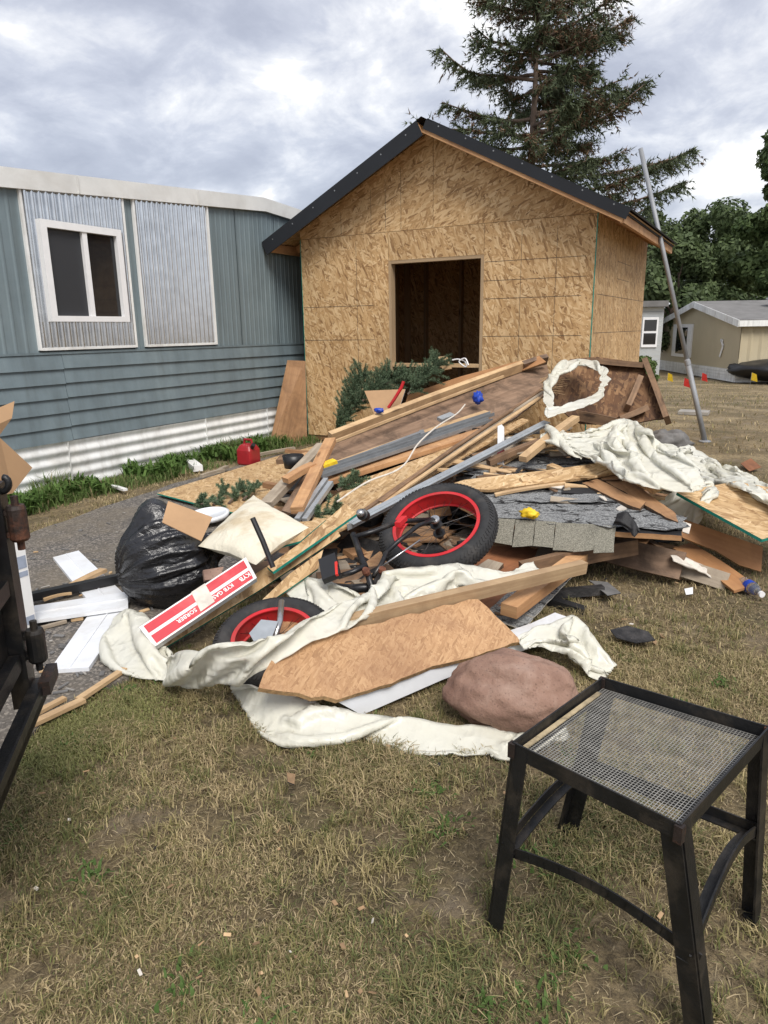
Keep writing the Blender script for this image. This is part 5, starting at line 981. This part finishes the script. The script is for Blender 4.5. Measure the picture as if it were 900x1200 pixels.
t1, r1_ = frame_of(c1); n1_ = wheel(c1, V((0, 0, .80))+t1*.46-r1_*.22, .325, 'rear wheel with red rim lying on top of the heap')
t2, r2_ = frame_of(c2); n2_ = wheel(c2, V((0, 0, .92))+t2*.30-r2_*.1, .265, 'front wheel with red rim under the green edged strips')
def Zp(px, py, z): return G(px, py, z)
drop = c1+n1_*.075
def btube(name, pts, r, mat='bike_frame'): b = MB(); b.tube(pts, r, 10); return b.build(name, mat, bike, True)
btube('stay', [drop, Zp(468, 611, .47), Zp(437, 623, .44), Zp(414, 630, .42)], .013)
btube('stay', [drop, Zp(490, 616, .44), Zp(466, 635, .38), Zp(453, 647, .34), Zp(447, 661, .31), Zp(437, 676, .27)], .012)
b = MB(); b.lathe(drop-n1_*.006, n1_, [(0, 0), (.028, 0), (.028, .01), (.012, .012), (.012, .026), (0, .026)], 12); b.build('axle_nut', 'chrome', bike)
btube('seat_tube', [Zp(414, 626, .43), Zp(424, 655, .35), Zp(431, 672, .30), Zp(436, 690, .26)], .016)
btube('top_tube', [Zp(396, 676, .30), Zp(414, 670, .32), Zp(430, 662, .34)], .013)
btube('down_tube', [Zp(385, 688, .22), Zp(412, 690, .23), Zp(440, 688, .25)], .022)
btube('crank_arm', [Zp(399, 676, .31), Zp(392, 672, .33)], .012)
b = MB(); b.bar(Zp(384, 654, .36), Zp(389, 678, .31), .085, .03, (0, -.6, .8)); o = b.build('pedal', 'black_plastic', bike)
b = MB(); b.bar(Zp(394, 659, .362), Zp(395, 674, .328), .012, .012, (0, -.6, .8)); b.build('reflector', 'orange_flag', bike)
btube('brake_rod', [Zp(492, 633, .40), Zp(470, 648, .36), Zp(446, 665, .30)], .004, 'chrome')
for (x, y, z) in ((430, 672, .31), (449, 671, .30)):
    b = MB(); p = Zp(x, y, z); b.lathe(p, (0, -.5, .8), [(0, 0), (.018, 0), (.02, .02), (.012, .034), (0, .034)], 10); b.build('bolt', 'rust', bike)
pa = Zp(425, 603, .47); b = MB(); b.lathe(pa, (.3, -.85, .35), [(0, -.06), (.03, -.06), (.032, .0), (.030, .02), (.022, .022), (.024, .05), (.014, .055), (0, .055)], 18); b.build('bottom_bracket', 'black_plastic', bike)
b = MB(); b.lathe(pa, (.3, -.85, .35), [(.015, .05), (.02, .05), (.02, .075), (0, .078)], 14); b.build('axle_end', 'chrome', bike, True)
b = MB(); b.bar(Zp(466, 615, .475), Zp(474, 607, .485), .03, .024, (0, -.6, .8)); b.build('clamp', 'rim_red', bike)
btube('fork_leg', [Zp(330, 705, .26), Zp(328, 728, .24), Zp(322, 748, .2)], .013, 'chrome')
pslab_o = slab('mudguard', [Zp(292, 742, .22), Zp(306, 726, .25), Zp(326, 728, .25), Zp(318, 748, .22), Zp(300, 756, .2)], .004, 'alu_dull', 'alu_dull', bike)
blob('teal_bottle', Zp(566, 590, .33), (.035, .025, .022), 'teal_bit', 'small teal plastic bottle seen through the wheel', 'bottle', .1, 2, 3)
pslab('wheel_block', [(552, 668), (572, 655), (590, 660), (575, 678)], (G(552, 668, .10), G(572, 655, .13), G(575, 678, .09)), .05, 'lumber_grey', 'edge_dark', 'grey wood block wedged under the bicycle tyre')
# ================================================================== stool
ZT = .50
tc_ = [G(601, 872, ZT), G(706, 796, ZT), G(901, 854, ZT), G(797, 969, ZT)]; ft = [G(572, 1084), G(662, 966), G(890, 1074), G(828, 1238)]
sc_ = sum(tc_, V((0, 0, 0)))/4; stool = empty('metal_stool', V((sc_.x, sc_.y, 0)), 'worn black angle iron stool with wire mesh top', 'stool')
def angle(name, p0, p1, dirs, w_, t, mat, parent=stool, arch=0.0):
    d0, d1 = dirs; seg = 12 if arch else 1; b = MB()
    pts = [p0.lerp(p1, i/seg)+V((0, 0, arch*math.sin(math.pi*i/seg))) for i in range(seg+1)]
    for a, c_ in zip(pts, pts[1:]):
        e = (c_-a).normalized()*.002 if arch else V((0, 0, 0))
        b.bar(a+d0*w_/2, c_+e+d0*w_/2, t, w_, d0); b.bar(a+d1*(w_/2+t/2), c_+e+d1*(w_/2+t/2), t, w_-t, d1)
    return b.build(name, mat, parent)
for i in range(4):
    a, nx, pv = tc_[i], tc_[(i+1) % 4], tc_[(i-1) % 4]; d0 = (nx-a).normalized(); d1 = (pv-a).normalized()
    lg = angle('leg', a+V((0, 0, -.002)), ft[i], (d0, d1), .040, .005, 'black_metal')
    up_ = V((0, 0, 1)); inn = d1
    rl = MB(); L0 = a+d0*.0; rl.bar(a-up_*.012, nx-up_*.012, .004, .036, up_); rl.bar(a+inn*.014-up_*.026, nx+inn*.014-up_*.026, .024, .004, up_); rl.build('rim', 'black_metal', stool)
    cn = MB(); cn.bar(a+V((0, 0, -.032)), a+V((0, 0, .004)), .016, .016, d0); cn.build('corner', 'black_rust', stool)
    b = MB(); b.lathe(ft[i]+V((0, 0, 0))+(d0+d1)*.015, (0, 0, 1), [(0, -.003), (.018, -.003), (.018, .006), (0, .006)], 8); b.build('foot', 'black_metal', stool)
lp = lambda i, z: ft[i].lerp(tc_[i], z/ZT)
for (i, j, z0, z1, ar) in ((0, 3, .20, .20, .035), (3, 2, .20, .22, .075), (2, 1, .23, .23, .0), (1, 0, .22, .22, .02)):
    p0, p1 = lp(i, z0), lp(j, z1); dd = (sc_-(p0+p1)/2); dd.z = 0; dd.normalize(); ii = dd*.012; angle('stretcher', p0+ii, p1+ii, (V((0, 0, 1)), dd), .026, .004, 'black_metal', stool, ar)
wm_ = MB(); NW = 52
def TQ(u, v): p = (tc_[0].lerp(tc_[1], u)).lerp(tc_[3].lerp(tc_[2], u), v); return p+V((0, 0, -.0225-.006*math.sin(math.pi*u)*math.sin(math.pi*v)))
for k in range(1, NW):
    q = k/NW
    for (A_, B_) in (([TQ(q, t) for t in np.linspace(.02, .98, 7)],) *1 + ((),),):
        pass
    wm_.tube([TQ(q, t) for t in np.linspace(.02, .98, 7)], .0009, 4); wm_.tube([TQ(t, q)+V((0, 0, .0012)) for t in np.linspace(.02, .98, 7)], .0009, 4)
wm_.build('wire_mesh', 'wire_steel', stool)
b = MB(); b.bar(TQ(.08, .03)+V((0, 0, .004)), TQ(.9, .035)+V((0, 0, .004)), .012, .003, (0, 0, 1)); b.build('worn_edge', 'worn_paint', stool)
# ================================================================== dump trailer at the left edge
def D(px, py, d):
    r = ray(px, py); h = math.hypot(r.x, r.y); return EYE+r*(d/h)
zr = .42; e1 = G(50, 797, zr); e0 = G(0, 912, zr); dt = (e0-e1).normalized(); near = e1+dt*.75; outw = V((-dt.y, dt.x, 0)); outw = outw if outw.dot(EYE-e1) > 0 else -outw
tl_ = empty('cargo_trailer', V((e1.x, e1.y, 0)), 'black steel cargo trailer corner cut by the left edge', 'trailer'); up_ = V((0, 0, 1))
b = MB(); b.bar(e1, near, .05, .02, up_); b.bar(e1+up_*.012+outw*.022, near+up_*.012+outw*.022, .006, .05, up_); b.build('bumper_rail', 'black_metal', tl_)
pb = D(30, 790, math.hypot(e1.x, e1.y)+.0); pp = e1-outw*.045+dt*.03
b = MB(); b.bar(pp+up_*-.05, pp+up_*.60, .05, .07, dt); b.build('corner_post', 'black_metal', tl_)
q0 = pp+dt*.05-outw*.02
b = MB(); b.bar(q0+up_*.32+dt*-.01, q0+up_*.32+dt*.62, .01, .50, up_); b.build('side_plate', 'black_metal', tl_)
for z in (.10, .32, .55):
    b = MB(); b.bar(q0+up_*z+outw*.022, q0+up_*z+dt*.62+outw*.022, .03, .045, up_); b.build('plate_rib', 'black_metal', tl_)
b = MB(); b.bar(q0-outw*.22+up_*.05, q0-outw*.22+dt*.6+up_*.05, .42, .05, up_); b.build('bed', 'black_metal', tl_)
for s2 in (.45,):
    wc = q0-outw*.55+dt*.2; wc.z = .27; b = MB(); b.tube([wc-outw*.09, wc+outw*.09], .27, 28); b.build('wheel', 'tyre', tl_, True)
b = MB(); b.bar(D(-4, 690, 1.95)+outw*.02, D(11, 672, 1.95)+outw*.02, .006, .065, up_); 
rp = q0+up_*.44+outw*.008; b = MB(); b.bar(rp+dt*.03, rp+dt*.16, .004, .06, up_); b.build('red_reflector', 'rim_red', tl_)
b = MB(); hk = pp+up_*.60; rgt = M @ V((1, 0, 0)); rgt.z = 0; rgt.normalize(); pts = [hk+V((0, 0, -.04))+rgt*-.01, hk+up_*.0+rgt*.0, hk+rgt*.012+up_*-.018, hk+rgt*.032+up_*-.022, hk+rgt*.046+up_*-.006, hk+rgt*.044+up_*.012, hk+rgt*.034+up_*.016]
b.tube([poly_at(pts, t) for t in np.linspace(0, 1, 20)], .009, 8); b.tube([hk+V((0, 0, -.05)), hk+up_*.03], .012, 8); b.build('hook', 'black_metal', tl_, True)
for (z, mt) in ((.49, 'black_rust'), (.13, 'black_metal')):
    c_ = pp+rgt*.055+up_*z; o = MB(); o.lathe(c_+up_*-.05, up_, [(0, 0), (.02, 0), (.026, .008), (.026, .09), (.022, .1), (0, .1)], 14); o.bar(c_-rgt*.04+up_*.03, c_+up_*.03, .04, .012, up_); o.bar(c_-rgt*.04+up_*-.03, c_+up_*-.03, .04, .012, up_); o.lathe(c_+up_*-.075, up_, [(0, 0), (.01, 0), (.01, .15), (0, .152)], 8); o.build('hinge', mt, tl_)
b = MB(); b.bar(e1+outw*.03+up_*.03-dt*.0, e1+outw*.03+up_*.03+dt*.12, .03, .04, up_); b.build('latch', 'black_rust', tl_)
# cardboard in the trailer
cbx = empty('torn_carton', D(10, 560, 2.45), 'torn brown cardboard flaps above the black trailer', 'cardboard')
slab('flap', [D(-20, 500, 2.4), D(0, 513, 2.45), D(38, 548, 2.5), D(15, 578, 2.45), D(-20, 585, 2.4)], .005, 'cardboard', 'cardboard', cbx)
slab('flap', [D(-20, 505, 2.4), D(-2, 478, 2.5), D(17, 470, 2.55), D(14, 490, 2.5), D(-2, 512, 2.45)], .005, 'cardboard', 'cardboard', cbx)
# upright printed carton on the driveway
k0, k1 = G(20, 752), G(39, 744); hh = .50; pk = empty('printed_carton', k0, 'tall white carton with green foot behind the trailer hinge', 'carton'); kd = (k1-k0).normalized(); kn = V((-kd.y, kd.x, 0)); kn = kn if kn.dot(EYE-k0) < 0 else -kn
k1 = k0+kd*.11
b = MB(); b.bar(k0+kn*.12+kd*.0+up_*.01, k0+kn*.12+up_*hh, .02, .24, kn); 
b = MB(); cc = (k0+k1)/2+kn*.12; b.bar(cc+up_*.0, cc+up_*hh, .11, .24, kn); b.build('body', 'box_white', pk)
def face(u0, u1, z0, z1, mt): 
    a = k0+kd*.11*u0-kn*.002; c_ = k0+kd*.11*u1-kn*.002; slab('print', [a+up_*z0, c_+up_*z0, c_+up_*z1, a+up_*z1], .001, mt, mt, pk)
simple('green_print', (.2, .5, .05), .5); simple('grey_print', (.3, .34, .42), .5)
face(.1, .98, .0, .035, 'green_print'); face(.3, .95, .34, .40, 'grey_print'); face(.3, .95, .30, .325, 'grey_print'); face(.55, .95, .06, .10, 'grey_print')
# ================================================================== litter on the lawn
lit = MB(); rs_ = random.Random(21)
for i in range(90):
    px, py = rs_.uniform(20, 890), rs_.uniform(680, 1190) if rs_.random() < .6 else rs_.uniform(660, 800)
    p = G(px, py)
    if inside(p.x, p.y, DRIVE) or (px < 700 and py < 860): continue
    a = rs_.uniform(0, 6.28); l_ = rs_.uniform(.003, .011)*(1 if py > 850 else 1.9); d = V((math.cos(a), math.sin(a), rs_.uniform(-.1, .1)))*l_; p = V((p.x, p.y, .014))
    lit.bar(p-d, p+d, rs_.uniform(.004, .011)*(1 if py > 850 else 1.9), .0015, (rs_.uniform(-.9, .9), rs_.uniform(-.9, .9), 1), rs_.choice([0, 0, 0, 0, 1, 2, 3]))
tag(lit.build('litter', ['leafwaste', 'paper_torn', 'lumber', 'tar']), 'wood chips and dead leaves strewn on the lawn', 'litter', kind='stuff')
gr = MB()
for i in range(160):
    p = G(rs_.uniform(30, 260), rs_.uniform(600, 860))
    if not inside(p.x, p.y, DRIVE): continue
    a = rs_.uniform(0, 6.28); l_ = rs_.uniform(.006, .03); d = V((math.cos(a), math.sin(a), 0))*l_; gr.bar(p-d+V((0, 0, .018)), p+d+V((0, 0, .018)), rs_.uniform(.005, .02), .006, (rs_.uniform(-.4, .4), 0, 1), rs_.choice([0, 0, 1, 2]))
tag(gr.build('gravel', ['stone_grey', 'lumber', 'concrete']), 'wood chips and grit strewn over the driveway', 'gravel', kind='stuff')
def scrap(px, lab, mt, z=.035): q = [G(x, y, z+random.uniform(0, .02)) for x, y in px]; tag(slab('shingle_scrap', q, .004, mt, 'tar', None, .004), lab, 'scrap', 'scraps on the lawn')
scrap([(715, 738), (735, 733), (760, 740), (768, 750), (745, 753), (722, 747)], 'black shingle scrap on the lawn below the heap', 'tar')
scrap([(690, 680), (712, 682), (728, 695), (712, 698)], 'grey scrap of sheet at the edge of the shade', 'stone_grey')
scrap([(802, 690), (812, 688), (812, 696), (804, 697)], 'small pale scrap left of the bottle', 'white_frame')
scrap([(336, 905), (346, 907), (345, 919), (337, 916)], 'pinkish chip on the lawn in front of the sheeting', 'leafwaste')
# ================================================================== grass
def blades(name, n, sampler, h, wdt, colf, lab, lean=1.0, seed=1, mat='grass_blade'):
    rs = np.random.default_rng(seed); X, Y, Z, hs = sampler(rs, n); n = len(X); P = np.stack([X, Y, Z], axis=1)
    a = rs.uniform(0, 6.283, n); ln = rs.uniform(.1, 1.0, n)*lean; H = h*rs.uniform(.4, 1.3, n)*hs; dx = np.stack([np.cos(a), np.sin(a), np.zeros(n)], axis=1); sd_ = np.stack([-np.sin(a), np.cos(a), np.zeros(n)], axis=1)*(wdt*rs.uniform(.6, 1.3, n))[:, None]
    m_ = P+dx*(H*ln*.45)[:, None]+np.array([0, 0, 1])*(H*.62)[:, None]; t_ = P+dx*(H*ln*1.25)[:, None]+np.array([0, 0, 1])*(H*np.clip(1.05-.45*ln, .3, 1.1))[:, None]
    Vn = np.stack([P-sd_, P+sd_, m_+sd_*.8, t_, t_, m_-sd_*.8], axis=1)
    q = np.stack([P-sd_, P+sd_, m_+sd_*.75, m_-sd_*.75], axis=1); tr_ = np.stack([m_-sd_*.75, m_+sd_*.75, t_], axis=1)
    tri = np.concatenate([np.stack([q[:, 0], q[:, 1], q[:, 2]], 1), np.stack([q[:, 0], q[:, 2], q[:, 3]], 1), tr_], 0).reshape(-1, 3)
    col = colf(rs, P); col = np.concatenate([col, col, col], 0)
    return tag(tris(name, tri, col, mat, None), lab, 'grass', kind='stuff')
NG = 256; _g = np.random.default_rng(5).normal(0, 1, (NG, NG))
def smooth_field(s, k):
    f = np.fft.fft2(np.random.default_rng(k).normal(0, 1, (NG, NG))); fx = np.fft.fftfreq(NG)[:, None]; fy = np.fft.fftfreq(NG)[None]; r = np.sqrt(fx*fx+fy*fy); f = f*np.exp(-(r*s)**2)/(r+.01)**.6; g_ = np.real(np.fft.ifft2(f)); return (g_-g_.mean())/g_.std()
FD1, FD2, FD3 = smooth_field(9, 1), smooth_field(4, 2), smooth_field(14, 3)
def fld(Fd, x, y, cell=.06): return Fd[(np.floor(x/cell).astype(int)) % NG, (np.floor(y/cell).astype(int)) % NG]
AZ0 = math.atan2(ray(450, 600).y, ray(450, 600).x)
DR_ = np.array(DRIVE)
def in_drive(X, Y):
    r = np.zeros(len(X), bool); j = len(DR_)-1
    for i in range(len(DR_)):
        xi, yi = DR_[i]; xj, yj = DR_[j]; c_ = ((yi > Y) != (yj > Y)) & (X < (xj-xi)*(Y-yi)/(yj-yi+1e-12)+xi); r ^= c_; j = i
    return r
def lawn_s(d0, d1, pw):
    def s(rs, n):
        d = (d0**pw+(d1**pw-d0**pw)*rs.uniform(0, 1, n))**(1/pw); a = AZ0+rs.uniform(-.98, .68, n); X = d*np.cos(a); Y = d*np.sin(a)
        keep = ~in_drive(X, Y) & (X > XT+.02) & ~((X > SX0) & (X < SX1) & (Y > SY0) & (Y < SY1)) & (fld(FD2, X, Y, .05)+.7*fld(FD1, X+2, Y+5, .05)+rs.normal(0, .45, n) > -.6); X, Y = X[keep], Y[keep]
        Z = -.8*np.clip((Y-11)/19, 0, 1)**2*(3-2*np.clip((Y-11)/19, 0, 1))-.012; hs = np.clip(1+.35*fld(FD2, X+3, Y+1, .05), .45, 1.9); return X, Y, Z, hs
    return s
def lawn_c(rs, P):
    f = fld(FD1, P[:, 0], P[:, 1])[:, None]; g_ = fld(FD3, P[:, 0]+7, P[:, 1]+3)[:, None]; n = len(P); t = rs.uniform(0, 1, (n, 1))
    straw = np.array([.45, .36, .205]); tan = np.array([.33, .255, .145]); olive = np.array([.225, .20, .088]); green = np.array([.135, .15, .06])
    k = rs.uniform(0, 1, (n, 1))+.16*f; col = np.where(k < .40, olive, np.where(k < .66, tan, straw)); col = np.where((k+.05*g_) < .05, green, col)
    return col*(.62+.8*t)
blades('dry_grass', 250000, lawn_s(.75, 3.2, 1.6), .027, .0015, lawn_c, 'short dry lawn grass in the foreground', 1.5, 1)
blades('dry_grass', 130000, lawn_s(3.0, 8, 1.5), .03, .0024, lawn_c, 'short dry lawn grass around the heap', 1.4, 2)
blades('dry_grass', 60000, lawn_s(7, 34, 1.4), .05, .006, lawn_c, 'short dry lawn grass stretching to the far homes', 1.2, 3)
def thatch_s(rs, n):
    d = (.75**1.6+(5.5**1.6-.75**1.6)*rs.uniform(0, 1, n))**(1/1.6); a = AZ0+rs.uniform(-.98, .68, n); X = d*np.cos(a); Y = d*np.sin(a); k = ~in_drive(X, Y); X, Y = X[k], Y[k]; return X, Y, np.full(len(X), -.010), np.ones(len(X))
blades('thatch', 120000, thatch_s, .0085, .0012, lambda rs, P: np.where(rs.uniform(0, 1, (len(P), 1)) < .45, np.array([.42, .34, .21]), np.array([.17, .13, .08]))*(.6+.8*rs.uniform(0, 1, (len(P), 1))), 'flat dead grass matted on the bare soil', 4.5, 12)
def tuft_s(rs, n):
    m_ = 1500; cd = (.8**1.6+(3.6**1.6-.8**1.6)*rs.uniform(0, 1, m_))**(1/1.6); ca = AZ0+rs.uniform(-.66, .66, m_); i = rs.integers(0, m_, n); X = cd[i]*np.cos(ca[i])+rs.normal(0, .014, n); Y = cd[i]*np.sin(ca[i])+rs.normal(0, .014, n)
    k = ~in_drive(X, Y); X, Y = X[k], Y[k]; return X, Y, np.zeros(len(X))-.012, np.clip(.6+rs.uniform(0, 1, m_)[i][k]*.8, .5, 1.5)
def tuft_c(rs, P):
    f = fld(FD2, P[:, 0]*1.7, P[:, 1]*1.7)[:, None]; t = rs.uniform(0, 1, (len(P), 1)); k = rs.uniform(0, 1, (len(P), 1))+.3*f; return np.where(k < .22, np.array([.16, .175, .065]), np.where(k < .6, np.array([.27, .24, .10]), np.array([.44, .36, .19])))*(.55+.7*t)
blades('grass_tufts', 42000, tuft_s, .036, .0015, tuft_c, 'longer dry grass tufts dotted over the lawn', 1.25, 9)
def strip_s(rs, n):
    Y = rs.uniform(2.6, 8.2, n); X = XT+.05+np.abs(rs.normal(0, .34, n)); k = ~in_drive(X, Y) & (X < SX0+.25) & (fld(FD1, X*2, Y)+rs.normal(0, .6, n) > -.9); X, Y = X[k], Y[k]; hs = np.clip(1+.5*fld(FD1, X, Y), .35, 2.0)*np.clip(1.5-(X-XT)*1.2, .5, 1.4); return X, Y, np.zeros(len(X))-.01, hs
def strip_c(rs, P):
    t = rs.uniform(0, 1, (len(P), 1)); k = rs.uniform(0, 1, (len(P), 1)); return np.where(k < .86, (1-t)*np.array([.06, .105, .026])+t*np.array([.18, .25, .08]), np.array([.3, .25, .13])*(.6+.5*t))
blades('green_grass', 22000, strip_s, .10, .004, strip_c, 'green grass and weeds along the white skirting', .9, 4)
def wd_s(rs, n):
    cs = rs.uniform(0, 1, (26, 2)); i = rs.integers(0, 26, n); Y = 3.2+cs[i, 0]*4.2+rs.normal(0, .06, n); X = XT+.12+cs[i, 1]*.35+rs.normal(0, .06, n); k = ~in_drive(X, Y); X, Y = X[k], Y[k]; return X, Y, np.zeros(len(X))-.01+rs.uniform(0, .06, len(X)), np.ones(len(X))
blades('weeds', 2200, wd_s, .13, .016, lambda rs, P: (lambda t: (1-t)*np.array([.05, .10, .02])+t*np.array([.12, .2, .05]))(rs.uniform(0, 1, (len(P), 1))), 'broad leaved weeds growing by the trailer skirting', 1.2, 5)
def clov_s(rs, n):
    cs = np.stack([rs.uniform(.9, 3.2, 30), AZ0+rs.uniform(-.6, .6, 30)], 1); i = rs.integers(0, 30, n); X = cs[i, 0]*np.cos(cs[i, 1])+rs.normal(0, .03, n); Y = cs[i, 0]*np.sin(cs[i, 1])+rs.normal(0, .03, n); k = ~in_drive(X, Y); X, Y = X[k], Y[k]; return X, Y, np.zeros(len(X))-.005, np.ones(len(X))
blades('lawn_weeds', 1000, clov_s, .022, .005, lambda rs, P: (lambda t: (1-t)*np.array([.06, .11, .025])+t*np.array([.13, .2, .06]))(rs.uniform(0, 1, (len(P), 1))), 'small green weeds dotted through the dry lawn', 1.4, 6)
def edge_s(rs, n):
    q0_, q1_ = G(30, 880), G(160, 815); t = rs.uniform(0, 1, n); X = q0_.x+(q1_.x-q0_.x)*t+rs.normal(0, .10, n)+.05; Y = q0_.y+(q1_.y-q0_.y)*t+rs.normal(0, .10, n)-.06; k = ~in_drive(X, Y); X, Y = X[k], Y[k]; return X, Y, np.zeros(len(X))-.01, np.ones(len(X))
blades('edge_grass', 9000, edge_s, .026, .0018, lambda rs, P: (lambda t: (1-t)*np.array([.15, .165, .05])+t*np.array([.36, .34, .15]))(rs.uniform(0, 1, (len(P), 1))), 'greener grass along the driveway edge', 1.3, 7)
print('tris', sum(len(o.data.polygons) for o in bpy.data.objects if o.type == 'MESH'), len(bpy.data.objects))
